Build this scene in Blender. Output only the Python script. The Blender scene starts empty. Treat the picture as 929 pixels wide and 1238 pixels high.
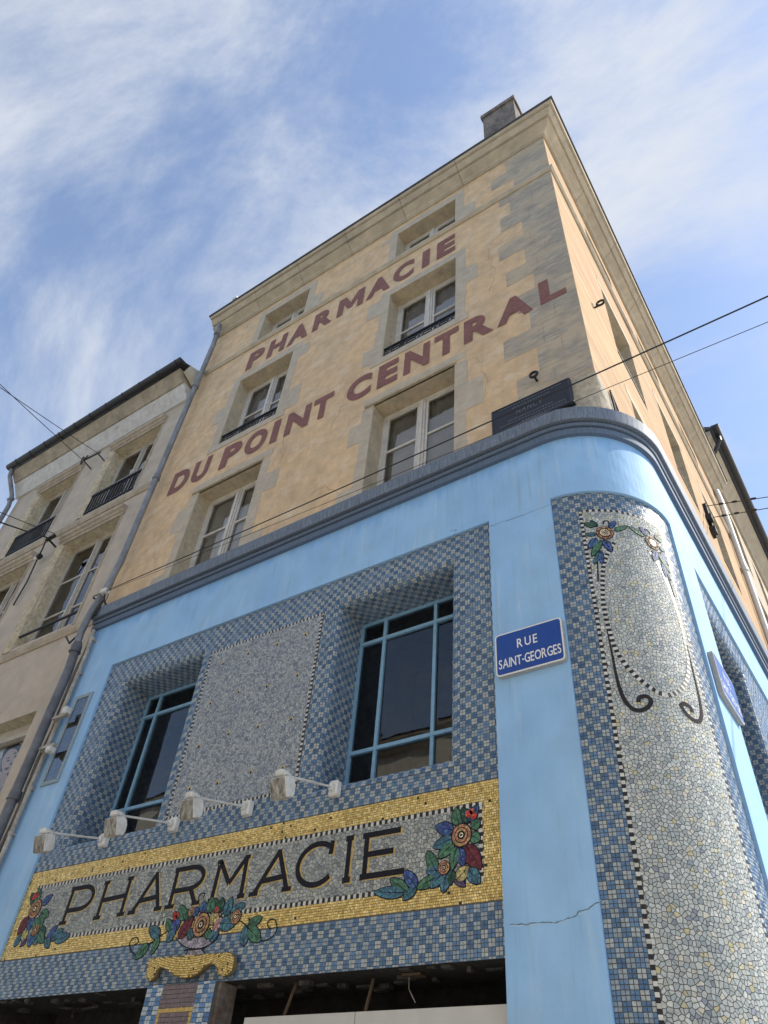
import bpy, math, random
import numpy as np
from mathutils import Vector, Matrix

random.seed(7)
rng = np.random.default_rng(7)
PI = math.pi
sc = bpy.context.scene
C = sc.collection

# ------------------------------------------------------------------ camera
CAM = (0.0, -4.6, 1.6)
FPX, YAW, PITCH, ROLL = 880.466, -0.662957, 0.770222, 0.10256
IW, IH = 929.0, 1238.0
_f = Vector((math.sin(YAW) * math.cos(PITCH), math.cos(YAW) * math.cos(PITCH), math.sin(PITCH)))
_r = _f.cross(Vector((0, 0, 1))).normalized()
_u = _r.cross(_f)
CR = math.cos(ROLL) * _r + math.sin(ROLL) * _u
CU = -math.sin(ROLL) * _r + math.cos(ROLL) * _u
cd = bpy.data.cameras.new('camera')
cam = bpy.data.objects.new('camera', cd)
C.objects.link(cam)
cd.sensor_fit = 'HORIZONTAL'
cd.sensor_width = 36.0
cd.lens = FPX / IW * 36.0
cd.clip_start = 0.05
cd.clip_end = 2000
m3 = Matrix((CR, CU, -_f)).transposed()
cam.matrix_world = Matrix.Translation(CAM) @ m3.to_4x4()
sc.camera = cam

# ------------------------------------------------------------------ world, sun, exposure
SUN_AZ, SUN_EL = math.radians(40), math.radians(42)      # azimuth from +X towards +Y
SUN = Vector((math.cos(SUN_AZ) * math.cos(SUN_EL), math.sin(SUN_AZ) * math.cos(SUN_EL), math.sin(SUN_EL)))
w = bpy.data.worlds.new('World')
sc.world = w
w.use_nodes = True
nt = w.node_tree
nt.nodes.clear()
N = nt.nodes.new
out = N('ShaderNodeOutputWorld')
bg = N('ShaderNodeBackground')
bg.inputs["Strength"].default_value = 0.125
sky = N('ShaderNodeTexSky')
sky.sky_type = 'NISHITA'
sky.sun_disc = False
sky.sun_elevation = SUN_EL
sky.sun_rotation = math.radians(90) - SUN_AZ
sky.air_density = 1.0
sky.dust_density = 0.6
sky.ozone_density = 2.8
tc = N('ShaderNodeTexCoord')
mp = N('ShaderNodeMapping')
mp.inputs['Rotation'].default_value = (0.2, 0.5, 0.9)
mp.inputs['Location'].default_value = (6.6, 9.9, 0.7)
mp.inputs['Scale'].default_value = (0.85, 1.75, 1.1)
mp2 = N('ShaderNodeMapping')
mp2.inputs['Location'].default_value = (9.9, 6.6, 3.3)
nz = N('ShaderNodeTexNoise')
nz.inputs['Scale'].default_value = 1.6
nz.inputs['Detail'].default_value = 9
nz.inputs['Roughness'].default_value = 0.66
nz.inputs['Distortion'].default_value = 0.45
nz2 = N('ShaderNodeTexNoise')
nz2.inputs['Scale'].default_value = 1.15
nz2.inputs['Detail'].default_value = 3
ad = N('ShaderNodeMath'); ad.operation = 'ADD'
rp = N('ShaderNodeMapRange')
rp.interpolation_type = 'SMOOTHSTEP'
rp.inputs['From Min'].default_value = 0.89
rp.inputs['From Max'].default_value = 1.26
rp.inputs['To Min'].default_value = 0.10
rp.inputs['To Max'].default_value = 0.95
mx = N('ShaderNodeMix'); mx.data_type = 'RGBA'
mx.inputs[7].default_value = (3.0, 3.15, 3.4, 1)
L = nt.links.new
L(tc.outputs['Generated'], mp.inputs['Vector'])
L(mp.outputs[0], nz.inputs['Vector'])
L(tc.outputs['Generated'], mp2.inputs['Vector'])
L(mp2.outputs[0], nz2.inputs['Vector'])
L(nz.outputs['Fac'], ad.inputs[0])
L(nz2.outputs['Fac'], ad.inputs[1])
L(ad.outputs[0], rp.inputs[0])
L(rp.outputs[0], mx.inputs[0])
L(sky.outputs[0], mx.inputs[6])
L(mx.outputs[2], bg.inputs['Color'])
L(bg.outputs[0], out.inputs['Surface'])

sd = bpy.data.lights.new('sun', 'SUN')
sd.energy = 2.7
sd.angle = math.radians(0.6)
sd.color = (1.0, 0.93, 0.82)
so = bpy.data.objects.new('sun', sd)
C.objects.link(so)
so.location = (20, 10, 30)
so.rotation_euler = (-SUN).to_track_quat('-Z', 'Y').to_euler()

vs = sc.view_settings
vs.view_transform = 'Standard'
vs.look = 'None'
vs.gamma = 1
vs.use_curve_mapping = False
vs.exposure = 1.08
sc.cycles.max_bounces = 8
sc.cycles.diffuse_bounces = 4
sc.cycles.transparent_max_bounces = 16

# ------------------------------------------------------------------ pixel helpers (direction only)
def ray(px, py):
    return _f * FPX + CR * (px - IW / 2) - CU * (py - IH / 2)

def on_front(px, py, y=0.0):
    d = ray(px, py); t = (y - CAM[1]) / d.y
    return Vector((d.x * t, y, CAM[2] + d.z * t))

def on_side(px, py, x):
    d = ray(px, py); t = x / d.x
    return Vector((x, CAM[1] + d.y * t, CAM[2] + d.z * t))

# ------------------------------------------------------------------ materials
MATS = {}
def mat(name, base, rough=0.85, metal=0.0, var=0.0, scale=3.0, bump=0.0, bscale=40.0, col2=None, spec=0.5,
        stretch=(1, 1, 1), attr=False, detail=6, lo=0.35, hi=0.65, fine=0.0, extra=None):
    if name in MATS:
        return MATS[name]
    m = bpy.data.materials.new(name)
    m.use_nodes = True
    t = m.node_tree
    b = t.nodes['Principled BSDF']
    b.inputs['Roughness'].default_value = rough
    b.inputs['Metallic'].default_value = metal
    b.inputs['Specular IOR Level'].default_value = spec
    b.inputs['Base Color'].default_value = (*base, 1)
    geo = t.nodes.new('ShaderNodeNewGeometry')
    mpn = t.nodes.new('ShaderNodeMapping')
    mpn.inputs['Scale'].default_value = stretch
    t.links.new(geo.outputs['Position'], mpn.inputs[0])
    colout = None
    if attr:
        a = t.nodes.new('ShaderNodeAttribute'); a.attribute_name = 'Col'
        colout = a.outputs['Color']
    if col2 is not None:
        n = t.nodes.new('ShaderNodeTexNoise')
        n.inputs['Scale'].default_value = scale
        n.inputs['Detail'].default_value = detail
        n.inputs['Roughness'].default_value = 0.62
        t.links.new(mpn.outputs[0], n.inputs['Vector'])
        r = t.nodes.new('ShaderNodeValToRGB')
        r.color_ramp.elements[0].position = lo
        r.color_ramp.elements[1].position = hi
        r.color_ramp.elements[0].color = (*base, 1)
        r.color_ramp.elements[1].color = (*col2, 1)
        t.links.new(n.outputs['Fac'], r.inputs[0])
        colout = r.outputs[0]
    if var > 0:
        n2 = t.nodes.new('ShaderNodeTexNoise')
        n2.inputs['Scale'].default_value = scale * 3.7
        n2.inputs['Detail'].default_value = 7
        t.links.new(mpn.outputs[0], n2.inputs['Vector'])
        mr = t.nodes.new('ShaderNodeMapRange')
        mr.inputs[1].default_value = 0.3; mr.inputs[2].default_value = 0.7
        mr.inputs[3].default_value = 1 - var; mr.inputs[4].default_value = 1 + var
        t.links.new(n2.outputs['Fac'], mr.inputs[0])
        h = t.nodes.new('ShaderNodeMix'); h.data_type = 'RGBA'; h.blend_type = 'MULTIPLY'
        h.inputs[0].default_value = 1
        if colout is None:
            h.inputs[6].default_value = (*base, 1)
        else:
            t.links.new(colout, h.inputs[6])
        t.links.new(mr.outputs[0], h.inputs[7])
        colout = h.outputs[2]
    if extra is not None:
        colout = extra(t, geo, colout)
    if colout is not None:
        t.links.new(colout, b.inputs['Base Color'])
    if bump > 0:
        nb = t.nodes.new('ShaderNodeTexNoise')
        nb.inputs['Scale'].default_value = bscale
        nb.inputs['Detail'].default_value = 6
        t.links.new(mpn.outputs[0], nb.inputs['Vector'])
        bp = t.nodes.new('ShaderNodeBump')
        bp.inputs['Strength'].default_value = bump
        bp.inputs['Distance'].default_value = 0.02
        t.links.new(nb.outputs['Fac'], bp.inputs['Height'])
        t.links.new(bp.outputs[0], b.inputs['Normal'])
    MATS[name] = m
    return m

def patches(colr, scale, lo, hi, stretch=(1, 1, 1), fac=1.0, offset=(0, 0, 0)):
    """blotches of another colour with a shape of their own (stains, repairs)"""
    def f(t, geo, cin):
        mpn = t.nodes.new('ShaderNodeMapping'); mpn.inputs['Scale'].default_value = stretch
        mpn.inputs['Location'].default_value = offset
        t.links.new(geo.outputs['Position'], mpn.inputs[0])
        n = t.nodes.new('ShaderNodeTexNoise'); n.inputs['Scale'].default_value = scale
        n.inputs['Detail'].default_value = 8; n.inputs['Roughness'].default_value = 0.65
        t.links.new(mpn.outputs[0], n.inputs['Vector'])
        mr = t.nodes.new('ShaderNodeMapRange')
        mr.inputs[1].default_value = lo; mr.inputs[2].default_value = hi
        mr.inputs[3].default_value = 0; mr.inputs[4].default_value = fac
        t.links.new(n.outputs['Fac'], mr.inputs[0])
        h = t.nodes.new('ShaderNodeMix'); h.data_type = 'RGBA'
        t.links.new(mr.outputs[0], h.inputs[0])
        t.links.new(cin, h.inputs[6])
        h.inputs[7].default_value = (*colr, 1)
        return h.outputs[2]
    return f

def chain(*fs):
    def f(t, geo, c):
        for g in fs:
            c = g(t, geo, c)
        return c
    return f

def blue_drips(t, geo, cin):
    """old, less faded blue left under the cornice, ending in runs; faint runs below"""
    sep = t.nodes.new('ShaderNodeSeparateXYZ'); t.links.new(geo.outputs['Position'], sep.inputs[0])
    ad = t.nodes.new('ShaderNodeMath'); ad.operation = 'ADD'
    t.links.new(sep.outputs['X'], ad.inputs[0]); t.links.new(sep.outputs['Y'], ad.inputs[1])
    cmb = t.nodes.new('ShaderNodeCombineXYZ'); t.links.new(ad.outputs[0], cmb.inputs[0])
    z1 = t.nodes.new('ShaderNodeMath'); z1.operation = 'MULTIPLY'; z1.inputs[1].default_value = 0.15
    t.links.new(sep.outputs['Z'], z1.inputs[0]); t.links.new(z1.outputs[0], cmb.inputs[1])
    n = t.nodes.new('ShaderNodeTexNoise'); n.inputs['Scale'].default_value = 7
    n.inputs['Detail'].default_value = 5
    t.links.new(cmb.outputs[0], n.inputs['Vector'])
    a = t.nodes.new('ShaderNodeMath'); a.operation = 'MULTIPLY'; a.inputs[1].default_value = -0.60
    t.links.new(n.outputs['Fac'], a.inputs[0])
    s = t.nodes.new('ShaderNodeMath'); s.operation = 'ADD'; s.inputs[1].default_value = -7.02 - 0.02
    t.links.new(sep.outputs['Z'], s.inputs[0])
    q = t.nodes.new('ShaderNodeMath'); q.operation = 'SUBTRACT'
    t.links.new(s.outputs[0], q.inputs[0]); t.links.new(a.outputs[0], q.inputs[1])
    mr = t.nodes.new('ShaderNodeMapRange')
    mr.inputs[1].default_value = 0.30; mr.inputs[2].default_value = 0.44
    mr.inputs[3].default_value = 0; mr.inputs[4].default_value = 0.9
    t.links.new(q.outputs[0], mr.inputs[0])
    h = t.nodes.new('ShaderNodeMix'); h.data_type = 'RGBA'
    t.links.new(mr.outputs[0], h.inputs[0]); t.links.new(cin, h.inputs[6])
    h.inputs[7].default_value = (0.215, 0.43, 0.74, 1)
    return h.outputs[2]

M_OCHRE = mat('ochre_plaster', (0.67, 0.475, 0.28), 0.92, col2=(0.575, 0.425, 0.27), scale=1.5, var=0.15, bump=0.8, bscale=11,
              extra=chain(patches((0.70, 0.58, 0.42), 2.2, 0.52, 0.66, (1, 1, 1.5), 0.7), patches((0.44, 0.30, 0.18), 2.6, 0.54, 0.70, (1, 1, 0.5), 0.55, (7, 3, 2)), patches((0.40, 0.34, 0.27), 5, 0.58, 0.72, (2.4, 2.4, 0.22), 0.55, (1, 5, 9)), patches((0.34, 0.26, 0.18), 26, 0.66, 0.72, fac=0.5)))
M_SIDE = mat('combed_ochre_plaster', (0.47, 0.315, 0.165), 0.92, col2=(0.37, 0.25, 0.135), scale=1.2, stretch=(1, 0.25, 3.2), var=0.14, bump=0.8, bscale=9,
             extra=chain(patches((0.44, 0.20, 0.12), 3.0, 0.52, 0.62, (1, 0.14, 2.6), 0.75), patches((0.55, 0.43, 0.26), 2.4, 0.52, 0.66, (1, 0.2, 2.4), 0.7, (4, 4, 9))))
M_GREY = mat('grey_render', (0.50, 0.435, 0.345), 0.9, col2=(0.43, 0.375, 0.295), scale=2.2, var=0.10, bump=0.25, bscale=22)
M_QUOIN = mat('combed_grey_stone', (0.40, 0.36, 0.295), 0.9, col2=(0.31, 0.28, 0.235), scale=1.6, stretch=(1, 1, 5), var=0.22, bump=0.5, bscale=12,
              extra=chain(patches((0.56, 0.45, 0.31), 1.5, 0.46, 0.58, (1, 1, 1.6), 0.6), patches((0.22, 0.20, 0.175), 4, 0.56, 0.68, (0.6, 0.6, 4), 0.5, (3, 1, 6))))
M_REVEAL = mat('cream_stone', (0.50, 0.42, 0.29), 0.9, col2=(0.40, 0.34, 0.25), scale=4, var=0.12, bump=0.3, bscale=30,
               extra=patches((0.26, 0.23, 0.19), 5, 0.58, 0.68, fac=0.6))
M_CORNICE = mat('cornice_stone', (0.50, 0.43, 0.32), 0.9, col2=(0.40, 0.345, 0.26), scale=1.8, var=0.12, bump=0.2, bscale=25,
                extra=patches((0.17, 0.15, 0.13), 2.2, 0.60, 0.74, (0.6, 0.6, 3), 0.55))
M_BLUE = mat('pale_blue_paint', (0.27, 0.48, 0.76), 0.7, col2=(0.32, 0.53, 0.78), scale=1.1, var=0.07, bump=0.30, bscale=9, stretch=(1, 1, 0.7), spec=0.2,
             extra=chain(blue_drips, patches((0.45, 0.60, 0.76), 5, 0.55, 0.72, (2.2, 2.2, 0.22), 0.55), patches((0.20, 0.30, 0.42), 6, 0.56, 0.74, (3.2, 3.2, 0.16), 0.40, (5, 1, 3)), patches((0.30, 0.40, 0.50), 1.6, 0.56, 0.74, (1, 1, 1), 0.35, (2, 8, 1)), patches((0.17, 0.24, 0.33), 30, 0.69, 0.74, fac=0.6)))
M_SLATE = mat('slate_blue_paint', (0.09, 0.13, 0.195), 0.7, spec=0.25, col2=(0.125, 0.17, 0.24), scale=6, stretch=(9, 9, 0.5), var=0.15, bump=0.1, bscale=20, lo=0.3, hi=0.7)
M_ZINC = mat('weathered_zinc', (0.095, 0.125, 0.175), 0.65, metal=0.1, col2=(0.19, 0.23, 0.29), scale=4, stretch=(14, 14, 0.4), var=0.2)
M_GROUT = mat('dark_grout', (0.10, 0.10, 0.105), 0.9, var=0.2, scale=8)
M_GROUTL = mat('pale_grout', (0.13, 0.13, 0.125), 0.9, var=0.2, scale=8)
M_TILE = mat('glazed_tile', (0.2, 0.3, 0.4), 0.36, attr=True, var=0.16, scale=16, spec=0.3)
M_MATTE = mat('matte_stoneware', (0.4, 0.4, 0.4), 0.65, attr=True, var=0.16, scale=14, spec=0.18)
M_GOLD = mat('gold_tesserae', (0.5, 0.35, 0.1), 0.36, metal=0.3, attr=True, var=0.14, scale=14)
M_GOLDFLAT = mat('gold_mosaic', (0.50, 0.35, 0.115), 0.4, metal=0.4, var=0.3, scale=10, bump=0.5, bscale=60)
M_BLACK = mat('black_tesserae', (0.012, 0.012, 0.018), 0.6, spec=0.15, var=0.3, scale=18, bump=0.4, bscale=60)
M_RED = mat('oxblood_paint', (0.20, 0.085, 0.08), 0.9, col2=(0.235, 0.11, 0.095), scale=5, var=0.16, bump=0.2, bscale=18,
            extra=patches((0.36, 0.24, 0.16), 9, 0.66, 0.74, fac=0.5))
M_WHITE = mat('white_window_paint', (0.60, 0.585, 0.55), 0.6, col2=(0.52, 0.50, 0.46), scale=5, var=0.08)
M_CREAMF = mat('cream_window_paint', (0.52, 0.49, 0.43), 0.65, col2=(0.42, 0.39, 0.34), scale=5, var=0.1)
M_BLUEF = mat('blue_steel_frame', (0.20, 0.38, 0.56), 0.5, var=0.12, scale=6)
M_IRON = mat('black_iron', (0.014, 0.015, 0.018), 0.55, metal=0.2, var=0.2, scale=20)
M_PIPE = mat('zinc_pipe', (0.27, 0.28, 0.30), 0.5, metal=0.35, col2=(0.17, 0.18, 0.19), scale=3, stretch=(2, 2, 0.6), var=0.2)
M_PIPEP = mat('dark_plastic_pipe', (0.14, 0.15, 0.17), 0.5, col2=(0.09, 0.095, 0.11), scale=3, var=0.2)
M_CONDUIT = mat('dirty_white_conduit', (0.46, 0.43, 0.38), 0.7, col2=(0.26, 0.24, 0.21), scale=8, var=0.2)
M_ROOF = mat('slate_roof', (0.055, 0.055, 0.06), 0.7, col2=(0.085, 0.085, 0.09), scale=8, var=0.3, bump=0.4, bscale=20)
M_GUTTER = mat('black_gutter', (0.018, 0.018, 0.02), 0.5, var=0.3, scale=6)
M_NB = mat('grey_brown_render', (0.53, 0.455, 0.37), 0.95, col2=(0.45, 0.39, 0.32), scale=1.2, var=0.1, bump=0.7, bscale=45,
           extra=patches((0.56, 0.50, 0.41), 2.2, 0.6, 0.72, (1.6, 1.6, 0.6), 0.5))
M_NBS = mat('eroded_limestone', (0.60, 0.52, 0.37), 0.95, col2=(0.46, 0.40, 0.29), scale=5, var=0.2, bump=1.0, bscale=22,
            extra=patches((0.17, 0.145, 0.11), 7, 0.6, 0.7, fac=0.7))
M_NBM = mat('brown_moulding', (0.44, 0.37, 0.28), 0.9, col2=(0.34, 0.285, 0.215), scale=3, var=0.14, bump=0.2)
M_NBC = mat('grey_white_fascia', (0.58, 0.57, 0.545), 0.85, col2=(0.50, 0.485, 0.455), scale=2.5, var=0.12, bump=0.2,
            extra=patches((0.20, 0.17, 0.14), 3, 0.62, 0.7, (1, 1, 3), 0.6))
M_NBC2 = mat('stained_fascia', (0.40, 0.345, 0.26), 0.85, col2=(0.28, 0.24, 0.18), scale=2.5, var=0.15, bump=0.3)
M_LAMP = mat('white_lamp_shell', (0.70, 0.70, 0.68), 0.4, col2=(0.55, 0.54, 0.50), scale=9, var=0.08, spec=0.4)
M_GRIME = mat('grimy_lamp_back', (0.50, 0.485, 0.45), 0.8, col2=(0.14, 0.125, 0.11), scale=7, stretch=(5, 5, 1), var=0.3)
M_BRONZE = mat('dark_bronze', (0.022, 0.024, 0.034), 0.5, metal=0.3, var=0.25, scale=12)
M_SIGN = mat('enamel_blue', (0.008, 0.055, 0.29), 0.3, var=0.06, scale=6)
M_SIGNW = mat('enamel_white', (0.72, 0.72, 0.70), 0.45, var=0.06, scale=10)
M_SIGNE = mat('sign_edge_grey', (0.36, 0.36, 0.35), 0.6, var=0.15, scale=10)
M_DARK = mat('dark_interior', (0.016, 0.015, 0.014), 0.9, col2=(0.035, 0.03, 0.026), scale=4, var=0.4, bump=0.5, bscale=10)  # near-black mottled colour for the lintel and the opening behind it
M_ROOM = mat('dim_room', (0.11, 0.10, 0.09), 0.9, var=0.2, scale=1)
M_WOOD = mat('raw_wood', (0.10, 0.065, 0.04), 0.8, var=0.3, scale=6, stretch=(8, 1, 1))
M_BOARD = mat('white_hoarding', (0.50, 0.49, 0.46), 0.6, var=0.05, scale=2)
M_BROWNT = mat('mauve_brown_tile', (0.15, 0.115, 0.125), 0.4, attr=True, var=0.1, scale=9)
M_CURT = mat('net_curtain', (0.75, 0.75, 0.74), 0.9, var=0.05, scale=5)
M_CURTG = mat('yellow_drape', (0.45, 0.32, 0.14), 0.9, var=0.05, scale=5)
M_ASPH = mat('asphalt', (0.055, 0.055, 0.058), 0.9, var=0.25, scale=6, bump=0.5, bscale=60)
M_PAVE = mat('paving_stone', (0.46, 0.43, 0.38), 0.9, col2=(0.40, 0.37, 0.33), scale=2, var=0.12, bump=0.2)
M_KERB = mat('kerb_granite', (0.30, 0.29, 0.28), 0.85, var=0.2, scale=8)
M_OPP = mat('pale_limewash', (0.70, 0.65, 0.55), 0.9, col2=(0.64, 0.59, 0.49), scale=1.5, var=0.08)
M_FAR = mat('far_pale_stone', (0.46, 0.39, 0.29), 0.9, col2=(0.38, 0.32, 0.24), scale=1.5, var=0.1)
M_CRACK = mat('crack_shadow', (0.11, 0.17, 0.25), 0.9)
M_CABLE = mat('black_cable', (0.012, 0.012, 0.013), 0.6)

def glass_mat(name, tint, ior, extra=0.0):
    m = bpy.data.materials.new(name); m.use_nodes = True
    t = m.node_tree; t.nodes.clear()
    o = t.nodes.new('ShaderNodeOutputMaterial')
    tr = t.nodes.new('ShaderNodeBsdfTransparent'); tr.inputs[0].default_value = (*tint, 1)
    gl = t.nodes.new('ShaderNodeBsdfGlossy'); gl.inputs['Roughness'].default_value = 0.015
    fr = t.nodes.new('ShaderNodeFresnel'); fr.inputs[0].default_value = ior
    geo = t.nodes.new('ShaderNodeNewGeometry')
    nz = t.nodes.new('ShaderNodeTexNoise'); nz.inputs['Scale'].default_value = 1.6
    t.links.new(geo.outputs['Position'], nz.inputs['Vector'])
    bp = t.nodes.new('ShaderNodeBump'); bp.inputs['Strength'].default_value = 0.07; bp.inputs['Distance'].default_value = 0.03
    t.links.new(nz.outputs['Fac'], bp.inputs['Height']); t.links.new(bp.outputs[0], gl.inputs['Normal'])
    ms = t.nodes.new('ShaderNodeMixShader')
    t.links.new(fr.outputs[0], ms.inputs[0]); t.links.new(tr.outputs[0], ms.inputs[1]); t.links.new(gl.outputs[0], ms.inputs[2])
    t.links.new(ms.outputs[0], o.inputs[0])
    return m
M_GLASS = glass_mat('window_glass', (0.84, 0.86, 0.86), 2.3)
M_GLASSD = glass_mat('dusty_dark_glass', (0.62, 0.64, 0.66), 1.75)

# ------------------------------------------------------------------ object helpers
def thing(name, loc, label, cat, group=None):
    o = bpy.data.objects.new(name, None)
    C.objects.link(o)
    o.location = loc
    o.empty_display_size = 0.2
    o['label'] = label; o['category'] = cat
    if group: o['group'] = group
    return o

def wloc(o):
    v = Vector((0, 0, 0))
    while o is not None:
        v = v + Vector(o.location); o = o.parent
    return v

def mk(name, verts, faces, mats, parent=None, slots=None, smooth=False, kind=None, cols=None):
    V = np.asarray(verts, dtype=float).reshape(-1, 3)
    c = (V.min(0) + V.max(0)) / 2
    me = bpy.data.meshes.new(name)
    me.from_pydata((V - c).tolist(), [], faces)
    if not isinstance(mats, (list, tuple)): mats = [mats]
    for m in mats: me.materials.append(m)
    if slots is not None:
        me.polygons.foreach_set('material_index', np.asarray(slots, dtype=np.int32))
    if smooth:
        me.polygons.foreach_set('use_smooth', np.ones(len(me.polygons), dtype=bool))
    if cols is not None:
        a = me.attributes.new('Col', 'FLOAT_COLOR', 'POINT')
        cc = np.ones((len(V), 4), dtype=np.float32); cc[:, :3] = cols
        a.data.foreach_set('color', cc.ravel())
    me.update()
    o = bpy.data.objects.new(name, me)
    C.objects.link(o)
    if parent is not None:
        o.parent = parent
        o.location = Vector(c) - wloc(parent)
    else:
        o.location = c
    if kind: o['kind'] = kind
    return o

def tag(o, label, cat, group=None):
    o['label'] = label; o['category'] = cat
    if group: o['group'] = group
    return o

class MB:
    def __init__(s): s.v = []; s.f = []; s.s = []
    def add(s, vs, fs, slot=0):
        n = len(s.v); s.v += [tuple(v) for v in vs]
        s.f += [tuple(i + n for i in f) for f in fs]; s.s += [slot] * len(fs)
        return s
    def box(s, a, b, slot=0):
        x0, y0, z0 = a; x1, y1, z1 = b
        return s.add([(x0, y0, z0), (x1, y0, z0), (x1, y1, z0), (x0, y1, z0), (x0, y0, z1), (x1, y0, z1), (x1, y1, z1), (x0, y1, z1)],
                     [(0, 3, 2, 1), (4, 5, 6, 7), (0, 1, 5, 4), (1, 2, 6, 5), (2, 3, 7, 6), (3, 0, 4, 7)], slot)
    def boxT(s, T, a, b, slot=0):
        m = MB().box(a, b); return s.add([T(*v) for v in m.v], m.f, slot)
    def bbox(s, a, b, r, slot=0):
        """box with bevelled vertical and front edges: chamfer r on all edges"""
        x0, y0, z0 = a; x1, y1, z1 = b
        vs = []; 
        for (X, sx) in ((x0, 1), (x1, -1)):
            for (Y, sy) in ((y0, 1), (y1, -1)):
                for (Z, sz) in ((z0, 1), (z1, -1)):
                    vs += [(X, Y + sy * r, Z + sz * r), (X + sx * r, Y, Z + sz * r), (X + sx * r, Y + sy * r, Z)]
        def i(ix, iy, iz, k): return ((ix * 2 + iy) * 2 + iz) * 3 + k
        fs = []
        for ix in (0, 1): fs.append([i(ix, 0, 0, 0), i(ix, 1, 0, 0), i(ix, 1, 1, 0), i(ix, 0, 1, 0)])
        for iy in (0, 1): fs.append([i(0, iy, 0, 1), i(1, iy, 0, 1), i(1, iy, 1, 1), i(0, iy, 1, 1)])
        for iz in (0, 1): fs.append([i(0, 0, iz, 2), i(1, 0, iz, 2), i(1, 1, iz, 2), i(0, 1, iz, 2)])
        for ix in (0, 1):
            for iy in (0, 1): fs.append([i(ix, iy, 0, 0), i(ix, iy, 1, 0), i(ix, iy, 1, 1), i(ix, iy, 0, 1)])
        for ix in (0, 1):
            for iz in (0, 1): fs.append([i(ix, 0, iz, 0), i(ix, 1, iz, 0), i(ix, 1, iz, 2), i(ix, 0, iz, 2)])
        for iy in (0, 1):
            for iz in (0, 1): fs.append([i(0, iy, iz, 1), i(1, iy, iz, 1), i(1, iy, iz, 2), i(0, iy, iz, 2)])
        for ix in (0, 1):
            for iy in (0, 1):
                for iz in (0, 1): fs.append([i(ix, iy, iz, 0), i(ix, iy, iz, 1), i(ix, iy, iz, 2)])
        return s.add(vs, fs, slot)
    def tube(s, pts, r, n=8, slot=0, cap=True):
        pts = [Vector(p) for p in pts]; k = len(pts)
        rs = r if isinstance(r, (list, tuple)) else [r] * k
        vs = []; up = None
        for i, p in enumerate(pts):
            d = (pts[min(i + 1, k - 1)] - pts[max(i - 1, 0)]).normalized()
            if up is None:
                up = Vector((0, 0, 1)) if abs(d.z) < 0.9 else Vector((1, 0, 0))
            a = (up - d * up.dot(d)).normalized(); up = a
            b = d.cross(a)
            for j in range(n):
                t = 2 * PI * j / n
                vs.append(p + (a * math.cos(t) + b * math.sin(t)) * rs[i])
        fs = []
        for i in range(k - 1):
            for j in range(n):
                fs.append((i * n + j, i * n + (j + 1) % n, (i + 1) * n + (j + 1) % n, (i + 1) * n + j))
        if cap:
            fs.append(tuple(range(n))[::-1]); fs.append(tuple((k - 1) * n + j for j in range(n)))
        return s.add(vs, fs, slot)
    def torus(s, c, axis, R, r, n=20, m=8, slot=0):
        c = Vector(c); ax = Vector(axis).normalized()
        a = ax.orthogonal().normalized(); b = ax.cross(a)
        vs = []; fs = []
        for i in range(n):
            t = 2 * PI * i / n; e = a * math.cos(t) + b * math.sin(t)
            for j in range(m):
                q = 2 * PI * j / m
                vs.append(c + e * (R + r * math.cos(q)) + ax * r * math.sin(q))
        for i in range(n):
            for j in range(m):
                fs.append((i * m + j, ((i + 1) % n) * m + j, ((i + 1) % n) * m + (j + 1) % m, i * m + (j + 1) % m))
        return s.add(vs, fs, slot)
    def prism(s, poly, T, h0, h1, slot=0):
        """poly: 2D points; T(u,v,h)"""
        n = len(poly)
        vs = [T(u, v, h0) for u, v in poly] + [T(u, v, h1) for u, v in poly]
        fs = [tuple(range(n, 2 * n))] + [(i, (i + 1) % n, n + (i + 1) % n, n + i) for i in range(n)]
        return s.add(vs, fs, slot)
    def out(s, name, mats, parent=None, smooth=False, kind=None):
        return mk(name, s.v, s.f, mats, parent, s.s, smooth, kind)

def bx(name, a, b, m, parent=None):
    return MB().box(a, b).out(name, m, parent)

def sweep(path, prof, caps=True):
    """path: 2D points (x,y), prof: (outward, z) closed loop; outward is to the right of the path"""
    n = len(path); k = len(prof); vs = []
    for i in range(n):
        def nrm(a, b):
            d = (Vector(b) - Vector(a)).normalized(); return Vector((d.y, -d.x))
        p = Vector(path[i])
        n0 = nrm(path[i - 1], path[i]) if i > 0 else None
        n1 = nrm(path[i], path[i + 1]) if i < n - 1 else None
        if n0 is None: mm = n1
        elif n1 is None: mm = n0
        else: mm = (n0 + n1) / (1 + n0.dot(n1))
        for o, z in prof: vs.append((p.x + mm.x * o, p.y + mm.y * o, z))
    fs = []
    for i in range(n - 1):
        for j in range(k):
            fs.append((i * k + j, (i + 1) * k + j, (i + 1) * k + (j + 1) % k, i * k + (j + 1) % k))
    if caps:
        fs.append(tuple(range(k))); fs.append(tuple((n - 1) * k + j for j in range(k))[::-1])
    return vs, fs

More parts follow.
